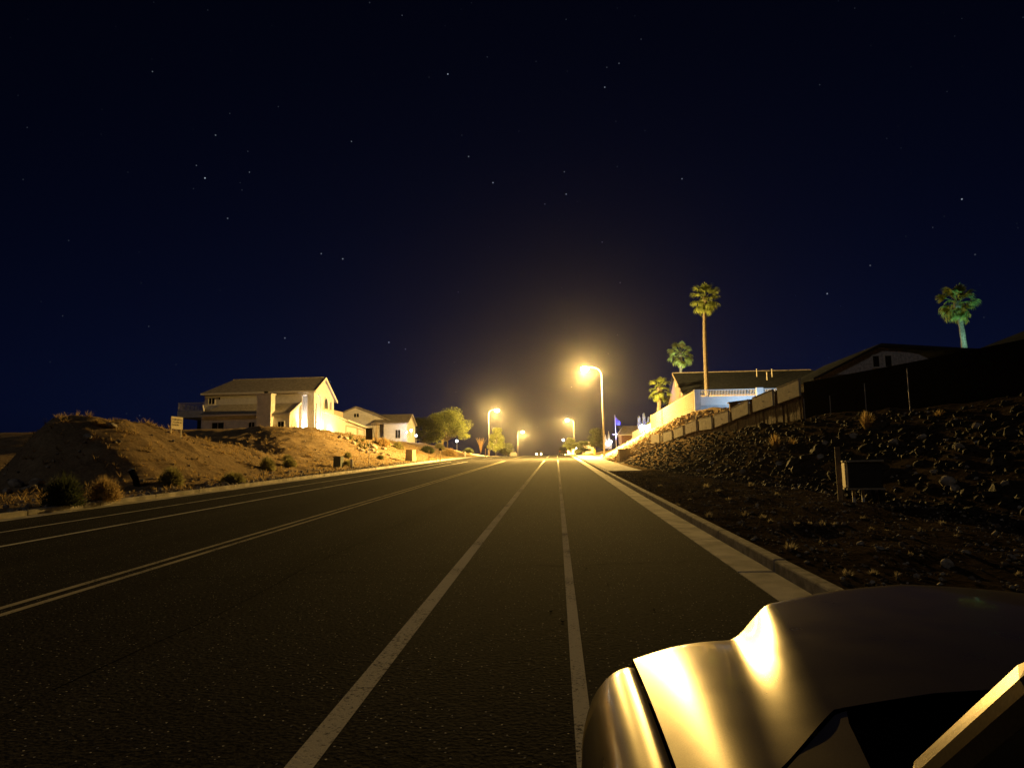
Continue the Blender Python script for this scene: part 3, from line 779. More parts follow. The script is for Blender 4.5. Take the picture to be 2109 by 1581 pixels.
# ------------------------------------------------------------------ right side: gabled house with lit end wall
C = thing('long_house', 'long dark-roofed house with yellow-lit gable end above the block wall', 'house', (17.9, 100, 8.4))
MB().box(0, 21, 0, 15, -3, 3.5).build('wall', M_STUCCO2, C)
MB().hexa([(0, 0, 3.5), (0, 15, 3.5), (0, 7.3, 7.15)], [(.3, 0, 3.5), (.3, 15, 3.5), (.3, 7.3, 7.15)]).build('gable_wall', M_STUCCO2, C)
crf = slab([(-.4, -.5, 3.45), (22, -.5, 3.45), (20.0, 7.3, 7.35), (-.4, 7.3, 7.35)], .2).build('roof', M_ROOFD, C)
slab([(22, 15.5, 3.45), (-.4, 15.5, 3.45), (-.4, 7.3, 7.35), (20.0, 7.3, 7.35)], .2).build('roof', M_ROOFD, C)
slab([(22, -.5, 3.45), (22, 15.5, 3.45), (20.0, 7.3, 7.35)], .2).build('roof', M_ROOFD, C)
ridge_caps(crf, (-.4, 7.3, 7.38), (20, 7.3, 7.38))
MB().box(-.06, 0, 7.0, 7.6, 5.3, 6.2).build('gable_vent', M_STUCCO, C)
MB().hexa([(-.42, -.52, 3.2), (-.42, 7.3, 7.12), (-.42, 7.3, 7.4), (-.42, -.52, 3.5)], [(-.5, -.52, 3.2), (-.5, 7.3, 7.12), (-.5, 7.3, 7.4), (-.5, -.52, 3.5)]).build('bargeboard', M_STUCCO2, C)
for (x, y) in ((11.3, 5.2), (13.4, 5.0), (12.2, 3.4)):
    MB().tube([(x, y, 4.5 + y * .3), (x, y, 5.25 + y * .42)], .07, 8).build('vent_pipe', M_TRIM, C)
# cross wing with hip roof towards the right
slab([(12.5, -3.5, 3.4), (22.5, -3.5, 3.4), (17.5, 3.0, 5.6)], .18).build('cross_roof', M_ROOFD, C)
slab([(12.5, -3.5, 3.4), (17.5, 3.0, 5.6), (12.5, 1.0, 4.1)], .18).build('cross_roof', M_ROOFD, C)
MB().box(13, 22, -3, 0, -3, 3.4).build('cross_wall', M_STUCCO2, C)

# block wall of separate courses, running along the road
def block_wall(label, x, y0, y1, z0, z1, courses, m, end_pier=True):
    t = thing('block_wall', label, 'wall', (x, y0, z0), 0)
    h = (z1 - z0) / courses
    MB().box(.03, .19, .03, y1 - y0 - .03, -1.5, z1 - z0 - .03).build('mortar_core', mat('dark_mortar', (.05, .04, .03), spec=0), t)
    for k in range(courses):
        b = MB(); yy = 0 if k % 2 else -.2
        while yy < y1 - y0:
            a0, a1 = max(0, yy), min(y1 - y0, yy + .39)
            if a1 - a0 > .05: b.box(-.02, .22, a0 + .010, a1, k * h + .04, (k + 1) * h)
            yy += .40
        b.build('block_course', m, t)
    MB().box(-.03, .25, -.02, y1 - y0 + .02, z1 - z0 + .001, z1 - z0 + .07).build('cap_course', m, t)
    return t
BW = block_wall('tan block retaining wall lit yellow above the rubble slope', 12.45, 65.3, 94.5, 6.72, 8.50, 9, M_BLOCK)
BW2 = block_wall('lower pale block wall stepping down beside the blue spotlight', 12.35, 95.1, 118, 6.1, 7.55, 7, M_TRIM)
MB().box(-.05, .3, 29.25, 29.75, -.5, 1.95).build('pier', M_BLOCK, BW)
# white wall with picket fence across the terrace edge
Wf = thing('picket_wall', 'white picket fence on a pale wall, washed in bluish light', 'fence', (12.45, 65.0, 6.72))
MB().box(0, .55, -.02, .3, -1.2, 1.93).build('block_pier', M_BLOCKG, Wf, bevel=.02)
MB().box(.56, 12, .05, .22, -1.0, .50).build('block_base', M_BLOCKG, Wf)
MB().box(.56, 12, .04, .20, .502, 1.28).build('white_wall', M_TRIM, Wf)
MB().box(5.5, 6.1, -.02, .28, .4, 1.98).build('pier', M_TRIM, Wf)
MB().box(.56, 5.49, .08, .14, 1.84, 1.90).box(6.11, 12, .08, .14, 1.84, 1.90).build('top_rail', M_TRIM, Wf)
pk = MB().box(0, .035, .09, .125, 1.28, 1.84).mesh('picket', M_TRIM)
k = 0
x = .64
while x < 11.9:
    if not 5.45 < x < 6.12: inst('picket', pk, Wf, (x, 0, 0))
    x += .135
garden_spot('bluish pool light behind the picket fence', (17.0, 61.0, 6.9), (16.5, 65, 7.8), 900, (.45, .68, 1.0), 150)

# ------------------------------------------------------------------ panelled fence down the bank
PW = thing('panel_wall', 'brown board wall with pale square panels climbing the dark rock bank', 'wall', (wall_x(61), 61, R(61)))
def wall_y(u): return (14.0 - .1) / (P(u, 860, 1.0).x + .0985)
WU = [1340, 1361, 1383, 1406, 1434, 1466, 1501, 1543, 1595, 1651]
WT = [895, 892, 886, 876, 864, 857, 845, 823, 803, 781]
WB = [928, 912, 905, 896, 887, 883, 869, 852, 835, 815]
_t = sorted((wall_y(u), P(u, v, wall_y(u)).z - R(wall_y(u))) for u, v in zip(WU, WT))
_b = sorted((wall_y(u), P(u, v, wall_y(u)).z - R(wall_y(u))) for u, v in zip(WU, WB))
def wtop(y): return R(y) + ip(y, [(10, 4.3), (24, 4.25)] + _t)
def wbot(y): return R(y) + ip(y, _b)
def wbase(y): return T(wall_x(y), y) - .4
def wseg(y0, y1, b0, b1, t0, t1, d0, d1):
    """piece of wall between y0 and y1 (local to PW); bottoms b, tops t; depth from face d0 to d1"""
    L = PW.location; pts = []
    for (yy, d) in ((y0, d0), (y0, d1), (y1, d1), (y1, d0)): pts.append((wall_x(yy) - d - L.x, yy - L.y))
    bs = (b0, b0, b1, b1); ts = (t0, t0, t1, t1)
    return MB().hexa([(p[0], p[1], q - L.z) for p, q in zip(pts, bs)], [(p[0], p[1], q - L.z) for p, q in zip(pts, ts)])
pu = WU
ypos = [wall_y(u) for u in pu]
for k in range(9):
    ya, yb = ypos[k], ypos[k + 1]
    yp = ya + (yb - ya) * .20 if k else ya + (yb - ya) * .04
    hgt = ip(ya, [(32, 1.05), (61, .92)])
    ye = yb - (yb - ya) * (.0 if k else .16)
    if k == 0:
        wseg(yp, ye, wbase(yp), wbase(ye), wtop(yp) - .02, wtop(ye) - .02, .07, .16).build('panel', M_PANEL, PW, bevel=.012)
    else:
        wseg(yp, ye, wbot(yp), wbot(ye), wtop(yp), wtop(ye), .04, .14).build('panel', M_PANEL2 if k in (3, 5) else M_PANEL, PW, bevel=.012)
        wseg(yp, ye, wtop(yp) + .002, wtop(ye) + .002, wtop(yp) + .03, wtop(ye) + .03, .03, .15).build('panel_cap', M_CONC, PW)
        ym = (yp + ye) / 2
        for dz in (-.36, -.62):
            wseg(ym, ym - .05, wtop(ym) + dz - .025, wtop(ym) + dz - .025, wtop(ym) + dz + .025, wtop(ym) + dz + .025, .141, .150).build('bolt', M_TRIM, PW)
    wseg(ya, yp, wbase(ya), wbase(yp), wtop(ya) - .12, wtop(yp) - .12, -.08, .03).build('pilaster', M_BROWN, PW)
    # vertical boards below the panel
    nb = 10
    for q in range(nb):
        y0 = yp + (ye - yp) * q / nb; y1 = yp + (ye - yp) * (q + .93) / nb
        j = rk.uniform(-.012, .012)
        wseg(y0, y1, wbase(y0), wbase(y1), wbot(y0) - .006, wbot(y1) - .006, -.02 + j, .03 + j).build('board', M_BROWN, PW)
wseg(ypos[0], ypos[-1], wbase(61) - .3, wbase(32) - .3, wtop(ypos[0]) - .25, wtop(ypos[-1]) - .25, -.14, -.085).build('backing', M_BROWN, PW)
p_ = P(1503, 828, 47); q_ = P(1600, 812, 47)
bw_ = thing('brown_garden_wall', 'low red-brown garden wall between the panel wall and the picket fence', 'wall', (p_.x, 47, p_.z - 1.0))
MB().box(0, q_.x - p_.x, 0, .25, -1.5, .92).build('wall', mat('redbrown_render', (.22, .10, .055), rough=.9), bw_); MB().hexa([(-.1, -.08, .925), (q_.x - p_.x, -.08, 1.05), (q_.x - p_.x, .33, 1.05), (-.1, .33, .925)], [(-.1, -.08, 1.0), (q_.x - p_.x, -.08, 1.35), (q_.x - p_.x, .33, 1.35), (-.1, .33, 1.0)]).build('coping', mat('redbrown_tile', (.20, .075, .04), rough=.85), bw_)
# black continuation with steel posts
BF = thing('black_fence', 'black fence with thin steel posts along the top of the rock bank', 'fence', (wall_x(31), 31, R(31)))
yA = ypos[-1] - .05
ys_ = list(np.linspace(yA, 14.0, 9))
for a, b in zip(ys_, ys_[1:]):
    L = BF.location
    q = wseg(a, b + .03, wbase(a), wbase(b), wtop(a) - .14, wtop(b) - .14, -.12, -.05)
    q.v = [(v[0] + PW.location.x - L.x, v[1] + PW.location.y - L.y, v[2] + PW.location.z - L.z) for v in q.v]
    q.build('fence_panel', M_FENCED, BF)
for (u, v0, v1) in ((1661, 820, 870), (1715, 814, 872), (1789, 789, 850), (1880, 758, 842)):
    y = wall_y(u); p1 = P(u, v0, y); L = BF.location
    zb = T(wall_x(y) - .15, y)
    MB().tube([(wall_x(y) - .16 - L.x, y - L.y, zb - .3 - L.z), (wall_x(y) - .16 - L.x, y - L.y, p1.z - L.z)], .018, 8).build('post', M_STEEL, BF)

# dark house behind the fence
M_STUCCO3 = mat('grey_stucco', (.62, .57, .54), rough=.95, spec=.02)
D = thing('dark_gabled_house', 'unlit grey gabled house with twin attic windows behind the black fence', 'house', (16.3, 45, 5.0))
MB().hexa([(0, 0, -2), (8.5, 0, -2), (8.5, 9, -2), (0, 9, -2)], [(0, 0, 2.15), (8.5, 0, 2.5), (8.5, 9, 2.5), (0, 9, 2.15)]).build('wall', M_STUCCO3, D)
MB().hexa([(0, 0, 2.1), (8.0, 0, 2.3), (6.0, 0, 3.35), (3.7, 0, 3.85)], [(0, .3, 2.1), (8.0, .3, 2.3), (6.0, .3, 3.35), (3.7, .3, 3.85)]).build('gable_wall', M_STUCCO3, D)
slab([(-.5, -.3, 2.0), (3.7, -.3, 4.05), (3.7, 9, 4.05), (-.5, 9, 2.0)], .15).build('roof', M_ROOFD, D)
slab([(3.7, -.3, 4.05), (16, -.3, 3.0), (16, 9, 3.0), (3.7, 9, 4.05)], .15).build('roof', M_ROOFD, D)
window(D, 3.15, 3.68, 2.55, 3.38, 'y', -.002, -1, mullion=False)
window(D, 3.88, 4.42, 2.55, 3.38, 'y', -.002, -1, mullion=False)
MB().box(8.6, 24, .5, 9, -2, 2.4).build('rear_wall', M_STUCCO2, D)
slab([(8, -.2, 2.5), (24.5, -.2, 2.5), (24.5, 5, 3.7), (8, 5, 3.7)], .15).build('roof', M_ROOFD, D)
E2 = thing('brown_house', 'brown house corner with overhanging eave at the right edge', 'house', (16.15, 25, 3.0))
MB().box(0, 9, 0, 8, -3, 2.45).build('wall', mat('brown_stucco', (.17, .10, .065), rough=.9), E2)
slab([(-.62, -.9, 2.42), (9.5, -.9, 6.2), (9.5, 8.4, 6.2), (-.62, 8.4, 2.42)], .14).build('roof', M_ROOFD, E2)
MB().hexa([(-.64, -.96, 2.20), (-.64, -.905, 2.20), (9.5, -.905, 6.0), (9.5, -.96, 6.0)], [(-.64, -.96, 2.44), (-.64, -.905, 2.44), (9.5, -.905, 6.24), (9.5, -.96, 6.24)]).build('bargeboard', M_STUCCO2, E2)
MB().hexa([(0, 0, 2.45), (9, 0, 2.45), (9, 0, 5.7)], [(0, .2, 2.45), (9, .2, 2.45), (9, .2, 5.7)]).build('gable_wall', MATS['brown_stucco'], E2)

# ------------------------------------------------------------------ palms
def frond_mesh(seed):
    r = random.Random(seed); m = MB()
    L = 1.0                                        # unit petiole + fan, along +x, drooping
    m.tube([(0, 0, 0), (.28, 0, .02), (.52, 0, .0)], [.018, .014, .01], 5)
    nb = 17
    for k in range(nb):
        a = (k / (nb - 1) - .5) * 2.3 + r.uniform(-.04, .04)
        ln = .52 * (1 - .25 * abs(a)) * r.uniform(.85, 1.1)
        c, s = math.cos(a), math.sin(a); w = .032
        b0 = Vector((.50, 0, 0)); d = Vector((c, s, .05)); n = Vector((-s, c, 0))
        p1 = b0 + d * ln * .55 + Vector((0, 0, .0)); p2 = b0 + d * ln * .85 + Vector((0, 0, -.07 - .05 * r.random())); p3 = b0 + d * ln + Vector((0, 0, -.2 - .12 * r.random()))
        i = len(m.v)
        up = Vector((0, 0, .012))
        m.v += [tuple(b0), tuple(p1 + n * w + up), tuple(p1 - n * w - up), tuple(p2 + n * w * .7), tuple(p2 - n * w * .7), tuple(p3)]
        m.f += [(i, i + 2, i + 1), (i + 1, i + 2, i + 4, i + 3), (i + 3, i + 4, i + 5)]
    return m.mesh('frond', M_FROND)
FRONDS = [frond_mesh(i) for i in range(4)]
def palm(label, top, base_z, r_top, r_base, size, nf, lean=(0, 0), seed=0, lo=-65):
    r = random.Random(seed)
    h = top.z - base_z
    t = thing('palm_tree', label, 'palm tree', (top.x + lean[0], top.y + lean[1], base_z), 0, 'fan palms')
    tr = MB(); pts = []; rad = []; n = int(max(14, h * 2.2))
    for k in range(n + 1):
        f = k / n
        pts.append((-lean[0] * f + .10 * math.sin(f * 5 + seed), -lean[1] * f, h * f))
        rr0 = r_base + (r_top - r_base) * f
        rad.append(rr0 * (1.0 + (.10 if k % 2 else -.04)))
    tr.tube(pts, rad, 10).build('trunk', M_BARK, t)
    c = Vector(pts[-1])
    MB().lathe([(r_top * 1.1, c.z - .5), (r_top * 1.7, c.z - .15), (r_top * 1.5, c.z + .2), (.02, c.z + .5)], 10, (c.x, c.y)).build('bud', M_BARK, t)
    for k in range(nf):
        f = (k + .5) / nf
        el = math.radians(78 - (78 - lo) * f ** .9 + r.uniform(-8, 8))
        az = k * 2.39996 + r.uniform(-.25, .25)
        sz = size * r.uniform(.85, 1.08)
        o = inst('frond', FRONDS[k % 4], t, c + Vector((0, 0, .15 - .3 * f)), (0, 0, 0), (sz, sz, sz))
        o.rotation_euler = (Matrix.Rotation(az, 3, 'Z') @ Matrix.Rotation(-el, 3, 'Y') @ Matrix.Rotation(r.uniform(-.5, .5), 3, 'X')).to_euler()
    return t
palm('tallest fan palm with a long bare trunk above the picket fence', P(1452, 616, 90), 7.0, .2, .3, 2.1, 30, seed=1, lean=(-.55, 0))
palm('green-lit fan palm standing behind the ridge of the long house', P(1401, 730, 125), 9.0, .22, .3, 2.5, 26, seed=2)
palm('short yellow-lit fan palm left of the lit gable', P(1357, 802, 97), 7.0, .24, .34, 1.9, 20, seed=3)
palm('leaning pale green fan palm above the dark roof at the right', P(1970, 626, 55), 4.5, .16, .26, 1.5, 30, seed=4, lean=(.55, 0))
pb = P(1978, 700, 55)
garden_spot('cool green floodlight aimed up at the leaning palm', (pb.x - .6, 52.6, 8.9), (pb.x - .25, 55, 12.4), 1300, (.40, 1.0, .74), 80)
garden_spot('white floodlight aimed up at the palm behind the long house', tuple(P(1395, 790, 121)), tuple(P(1402, 728, 125)), 6000, (.9, 1.0, .6), 70)

# ------------------------------------------------------------------ trees and shrubs
def leaf_cloud(r, blobs, n, size, flat=.5):
    m = MB()
    for _ in range(n):
        c, rad = r.choice(blobs)
        d = Vector((r.gauss(0, 1), r.gauss(0, 1), r.gauss(0, 1))).normalized() * (r.random() ** .45)
        p = Vector(c) + Vector((d.x * rad[0], d.y * rad[1], d.z * rad[2]))
        s = size * r.uniform(.6, 1.4)
        a = Vector((r.gauss(0, 1), r.gauss(0, 1), r.gauss(0, 1))).normalized(); b = a.cross(Vector((r.gauss(0, 1), r.gauss(0, 1), r.gauss(0, 1)))).normalized()
        m.poly([p - a * s, p + b * s * flat, p + a * s, p - b * s * flat])
    return m
def tree(name, label, base, h, w, m, seed, n=5000, leaf=.13, nb=16, low=.35, cat='tree', group=None, stems=1):
    r = random.Random(seed)
    t = thing(name, label, cat, base, 0, group)
    tr = MB(); blobs = []
    for s in range(stems):
        ox = r.uniform(-.3, .3) * (stems > 1)
        tr.tube([(ox, 0, -.4), (ox * 1.5 + .05, 0, h * .18), (ox * 2, .05, h * low)], [.05 * h ** .8 * .6, .035 * h ** .8 * .6, .028 * h ** .8 * .6], 8)
    for k in range(nb):
        az = r.uniform(0, 2 * PI); rad = w * .5 * r.uniform(.25, .85); zz = h * (low + (.92 - low) * r.random() ** .8)
        sc = 1 - .45 * (zz / h) ** 2
        c = (rad * math.cos(az) * sc, rad * math.sin(az) * sc, zz)
        tr.tube([(0, 0, h * low * .8), (c[0] * .5, c[1] * .5, (h * low + zz) * .52), c], [.022 * h ** .8 * .6, .014 * h ** .8 * .5, .005 * h ** .5], 5)
        q = r.uniform(.14, .26); blobs.append((c, (w * q, w * q, h * q * .62)))
    tr.build('trunk', M_BARK, t)
    cr = leaf_cloud(r, blobs, n, leaf).build('crown', m, t)
    return t
pT = P(921, 925, 152)
tree('palo_verde_tree', 'large rounded green palo verde tree beside the left street lamp', (pT.x, 152, R(152) + 1.5), 9.0, 10.5, M_LEAF, 1, n=15000, leaf=.13, nb=34, low=.28, group='trees along the left side')
pT = P(872, 920, 146)
tree('dark_tree', 'dark low tree between the gabled house and the big green tree', (pT.x, 146, R(146) + 2.0), 6.0, 8.5, M_LEAFD, 2, n=9000, leaf=.13, nb=24, low=.2, group='trees along the left side')
pT = P(1021, 935, 185)
tree('conifer_tree', 'pointed yellow-green tree just right of the left street lamp', (pT.x, 185, R(185) + .5), 7.0, 4.5, M_LEAF, 3, n=6000, leaf=.13, nb=20, low=.15, group='trees along the left side')
pT = P(1043, 935, 215)
tree('low_tree', 'low dark green tree behind the parked car on the left', (pT.x, 215, R(215) + .3), 4.2, 6, M_LEAFD, 4, n=5000, leaf=.14, nb=18, low=.15, group='trees along the left side')
pT = P(1226, 930, 165)
tree('round_tree', 'round dark green tree left of the tall lamp on the right', (pT.x, 165, R(165) + .8), 5.2, 4.6, M_LEAFD, 5, n=7000, leaf=.12, nb=24, low=.2, group='trees along the right side')
pT = P(1176, 935, 190)
tree('bushy_tree', 'bushy tree behind the parked SUV under the far right lamp', (pT.x, 190, R(190) + .2), 4.6, 4.6, M_LEAF, 6, n=6000, leaf=.13, nb=20, low=.15, group='trees along the right side')
pT = P(1203, 930, 200)
tree('bushy_tree', 'small lit bush tree between the round tree and the far right lamp', (pT.x, 200, R(200) + .5), 3.6, 5.5, M_LEAFD, 8, n=5000, leaf=.13, nb=18, low=.1, group='trees along the right side')

def shrub_blades(r, w, h, n, bw, spread=1.0, droop=.0):
    m = MB()
    for _ in range(n):
        az = r.uniform(0, 2 * PI); el = math.acos(1 - r.random() * (1 - .08))      # hemisphere
        el = min(el * spread, 1.5)
        d = Vector((math.sin(el) * math.cos(az) * w / 2, math.sin(el) * math.sin(az) * w / 2, math.cos(el) * h)) * r.uniform(.7, 1.05)
        s = d * r.uniform(.1, .45); n_ = Vector((-math.sin(az), math.cos(az), 0)) * bw
        m.poly([s - n_, s + n_, d])
        if r.random() < .8:
            q = s.lerp(d, .6); n2 = Vector((r.gauss(0, 1), r.gauss(0, 1), r.gauss(0, 1))).normalized() * bw * 5
            m.poly([q, q + n2 + Vector((0, 0, bw)), q + n2 * .6 - Vector((0, 0, bw * 2))])
    return m
def shrub(label, u, v, wpx, hpx, m, seed, n=900, name='desert_shrub', group='dry shrubs on the left verge', cat='shrub', bw=.012, spread=1.0):
    g = ground_at(u, v); k = g.y / F_PX
    r = random.Random(seed)
    t = thing(name, label, cat, (g.x, g.y, g.z - .04), r.uniform(0, 6), group)
    w, h = wpx * k, hpx * k
    MB().tube([(0, 0, -.05), (.01, 0, h * .3)], [.03, .02], 6).build('stem', M_BARK, t)
    shrub_blades(r, w, h, n, bw * max(.6, w), spread).build('foliage', m, t)
    return t
G1 = 'rounded shrubs on the left verge'
shrub('rounded olive shrub alone on the left verge, the clearest of the row', 550, 969, 48, 36, M_SHRUB, 1, 1600, group=G1)
shrub('wide low shrub behind and right of the rounded olive one', 596, 961, 44, 24, M_SHRUB, 2, 1000, group=G1)
shrub('wispy wide shrub near the kerb, left of the rounded olive one', 480, 996, 74, 32, M_SHRUB, 3, 1300, group=G1)
shrub('tall wispy shrub near the kerb under the slope', 352, 1000, 72, 48, M_SHRUB, 4, 1500, group=G1)
shrub('brown dry shrub beside the tilted dark post', 215, 1035, 90, 62, M_DRY, 5, 1500, group=G1)
shrub('large dark shrub at the left end of the slope', 130, 1042, 110, 80, M_LEAFD, 6, 1800, group=G1)
shrub('small shrub halfway up the second slope', 716, 943, 26, 18, M_SHRUB, 7, 700, group=G1)
shrub('shrub beside the green utility box', 716, 960, 36, 18, M_SHRUB, 8, 800, group=G1)
shrub('shrub against the foot of the second slope', 592, 950, 34, 18, M_SHRUB, 9, 700, group=G1)
shrub('green shrub below the sign pole on the left slope', 783, 946, 24, 14, M_AGAVE, 10, 700, group=G1)
shrub('dry shrub on top of the first slope', 200, 876, 46, 16, M_DRY, 12, 600, group=G1)
shrub('small dry tuft beside the sign on the slope', 379, 897, 14, 9, M_DRY, 13, 300, group=G1)
for i, (u, v, w, h, lab) in enumerate([(820, 925, 34, 20, 'tan bush on the slope above the tapered box'), (880, 932, 40, 18, 'grey bush below the dark low tree'), (925, 938, 44, 18, 'long yellow bush near the kerb below the big tree'),
        (905, 925, 30, 16, 'grey-green bush under the big tree'), (965, 933, 30, 14, 'low bush between the big tree and the lamp'), (790, 918, 40, 20, 'thorny bush right of the sign pole')]):
    shrub(lab, u, v, w, h, (M_SHRUB, M_LEAFD, M_DRY)[i % 3], 20 + i, 700, group='bushes below the left trees', bw=.02)
# ocotillo stems
def ocotillo(label, u, v, y, hpx, wpx, n, m, seed):
    g = P(u, v, y); k = y / F_PX; r = random.Random(seed)
    t = thing('ocotillo', label, 'cactus', g, 0, 'ocotillo clumps')
    for i in range(n):
        az = r.uniform(0, 2 * PI); h = hpx * k * r.uniform(.75, 1.0); w = wpx * k * .5 * r.uniform(.2, 1)
        MB().tube([(0, 0, -.4), (w * .35 * math.cos(az), w * .35 * math.sin(az), h * .5), (w * math.cos(az), w * math.sin(az), h)], [.03, .022, .010], 5).build('stem', m, t)
    return t
ocotillo('golden ocotillo clump left of the left street lamp', 990, 930, 160, 30, 26, 26, M_DRY, 1)
ocotillo('golden ocotillo clump under the big tree', 912, 915, 158, 28, 26, 22, M_DRY, 2)
ocotillo('thin grey ocotillo stems in front of the gabled house', 774, 918, 88, 52, 22, 10, M_WOOD, 3)
# agaves and cactus by the garage
for i, (u, v) in enumerate([(722, 906), (746, 910), (733, 914), (760, 920), (741, 921), (752, 926)]):
    g = ground_at(u, v, 60); r = random.Random(90 + i)
    t = thing('agave', ('topmost', 'second', 'third', 'fourth', 'fifth', 'lowest')[i] + ' spiky agave counting down the planted bank below the garage', 'agave', g, 0, 'agaves below the garage')
    for q in range(12):
        az = q / 12 * 6.28 + r.uniform(-.2, .2); el = r.uniform(.3, 1.2); L = r.uniform(.6, 1.0)
        d = Vector((math.cos(az) * math.cos(el), math.sin(az) * math.cos(el), math.sin(el))); n_ = Vector((-math.sin(az), math.cos(az), 0)) * .06
        MB().poly([Vector((0, 0, 0)) - n_, Vector((0, 0, 0)) + n_, d * L * .6 + n_ * .9 - Vector((0, 0, .02)), d * L, d * L * .6 - n_ * .9 - Vector((0, 0, .02))]).build('leaf', M_AGAVE, t)
    p = g
for (u, v) in [(728, 915), (737, 925), (745, 930), (756, 934), (765, 930), (775, 934), (785, 936), (800, 938), (712, 905), (700, 903), (770, 922), (790, 926)]:
    g = ground_at(u, v, 60); put_stone(rr.choice(ROCKP), g.x, g.y, rr.uniform(.5, .9), ground)

# low dry scrub all over the left slopes: uncountable
rs_ = random.Random(77); sc_ = MB()
for _ in range(5200):
    y = rs_.uniform(20, 110); d = .4 + 15 * rs_.random(); x = KL - d; z = T(x, y)
    if noise.noise(Vector((x * .25, y * .25, 1))) < -.15: continue
    hgt = rs_.uniform(.08, .34)
    for q in range(7):
        az = rs_.uniform(0, 6.28); e = Vector((x + math.cos(az) * hgt * .8, y + math.sin(az) * hgt * .8, z + hgt * rs_.uniform(.5, 1))); n_ = Vector((-math.sin(az), math.cos(az), 0)) * .02
        b0 = Vector((x, y, z - .02)); sc_.poly([b0 - n_, b0 + n_, e])
so_ = sc_.build('dry_scrub', M_DRY, ground); so_['kind'] = 'stuff'
# dry tufts on the dark right-hand verge and bank
def tuft(label, u, v, wpx, hpx, seed, n=70, m=None, group='dry tufts on the dark verge'):
    g = ground_at(u, v); k = g.y / F_PX; r = random.Random(seed)
    t = thing('dry_tuft', label, 'grass tuft', (g.x, g.y, g.z - .03), 0, group)
    mm = MB(); w, h = wpx * k / 2, hpx * k
    for _ in range(n):
        az = r.uniform(0, 6.28); q = r.random() ** .5
        e = Vector((w * q * math.cos(az), w * q * math.sin(az), h * r.uniform(.55, 1.0) * (1 - .35 * q * q))); b0 = Vector((e.x * .2, e.y * .2, 0)); md = b0.lerp(e, .55) + Vector((0, 0, h * .12))
        n_ = Vector((-math.sin(az), math.cos(az), 0)) * (.006 + .004 * k * 60) * r.uniform(.7, 1.4)
        mm.poly([b0 - n_, b0 + n_, md + n_ * .8, md - n_ * .8]); mm.poly([md - n_ * .8, md + n_ * .8, e])
    mm.build('blades', m or M_DRY, t)
    return t
tuft('tall straw tuft on the rock bank below the last wall panel', 1596, 925, 34, 40, 1, 120)
tuft('leaning straw tuft right of the tall one below the last wall panel', 1632, 922, 34, 26, 2, 70)
tuft('fan-shaped straw tuft on the bank under the steel posts', 1786, 886, 42, 46, 3, 130)
tuft('short straw tuft at the top of the bank, farthest right', 1936, 858, 34, 18, 4, 70)
TL = [(1360, 1003, 16, 10), (1455, 1004, 30, 14), (1478, 1012, 26, 10), (1460, 1066, 22, 18), (1535, 1062, 24, 16), (1570, 1070, 24, 16), (1586, 1076, 20, 14), (1640, 1082, 20, 14), (1667, 1082, 16, 14), (1693, 1082, 20, 18),
      (1718, 1082, 16, 12), (1778, 1070, 22, 14), (1795, 1092, 18, 12), (1828, 1096, 22, 12), (1745, 1186, 34, 22), (1796, 1182, 30, 18), (1850, 1192, 18, 24), (1628, 1132, 44, 26), (1895, 1094, 16, 14), (1940, 1078, 24, 12),
      (1838, 1050, 12, 12), (1420, 1030, 16, 8), (1500, 1030, 20, 10), (1395, 1040, 18, 8), (1690, 1120, 12, 14), (1875, 1145, 14, 18), (2098, 1186, 20, 18), (1970, 1105, 18, 10), (1600, 1020, 22, 12), (1545, 1000, 24, 12)]
for i, (u, v, w, h) in enumerate(TL):
    tuft('small dry tuft on the dark gravel verge right of the kerb', u, v, w, h, 100 + i, 38, M_TUFT)

# ------------------------------------------------------------------ small street things
def at_ground(u, v, y0=3): return ground_at(u, v, y0)
# sign on the slope
g = ground_at(362, 897, 20); k = g.y / F_PX
sg = thing('yard_sign', 'small yellow sign on two legs on the crest of the left slope', 'sign', g, math.radians(82))
for s in (-.40, .40): MB().box(s - .03, s + .03, -.02, .02, -.3, .9).build('leg', M_SIGN, sg)
bd = MB().box(-.46, .46, -.05, -.022, .30, .95).build('board', M_SIGN, sg)
lt = MB()
rs = random.Random(5)
for (z, x0, x1) in ((.80, -.38, .38), (.66, -.32, .34), (.52, -.38, .14)):
    x = x0
    while x < x1:
        w = rs.uniform(.03, .06); hh = .04
        lt.box(x, x + .014, -.0545, -.0515, z - hh, z + hh); lt.box(x + .016, x + w, -.0545, -.0515, z + rs.choice((-hh, 0, hh - .014)), z + rs.choice((-hh, 0, hh - .014)) + .016) if w > .035 else None
        x += w + .02
lt.build('lettering', M_SIGNB, bd)
# tilted dark post
g = ground_at(285, 1003); tp = thing('tilted_post', 'short dark post leaning left at the foot of the slope', 'post', g)
MB().tube([(0, 0, -.2), (-.13, 0, .3), (-.3, -.02, .62)], [.13, .12, .13], 9).build('shaft', M_DARK, tp); MB().tube([(-.31, -.02, .63), (-.33, -.02, .68)], [.14, .10], 9).build('cap', M_STEEL, tp)
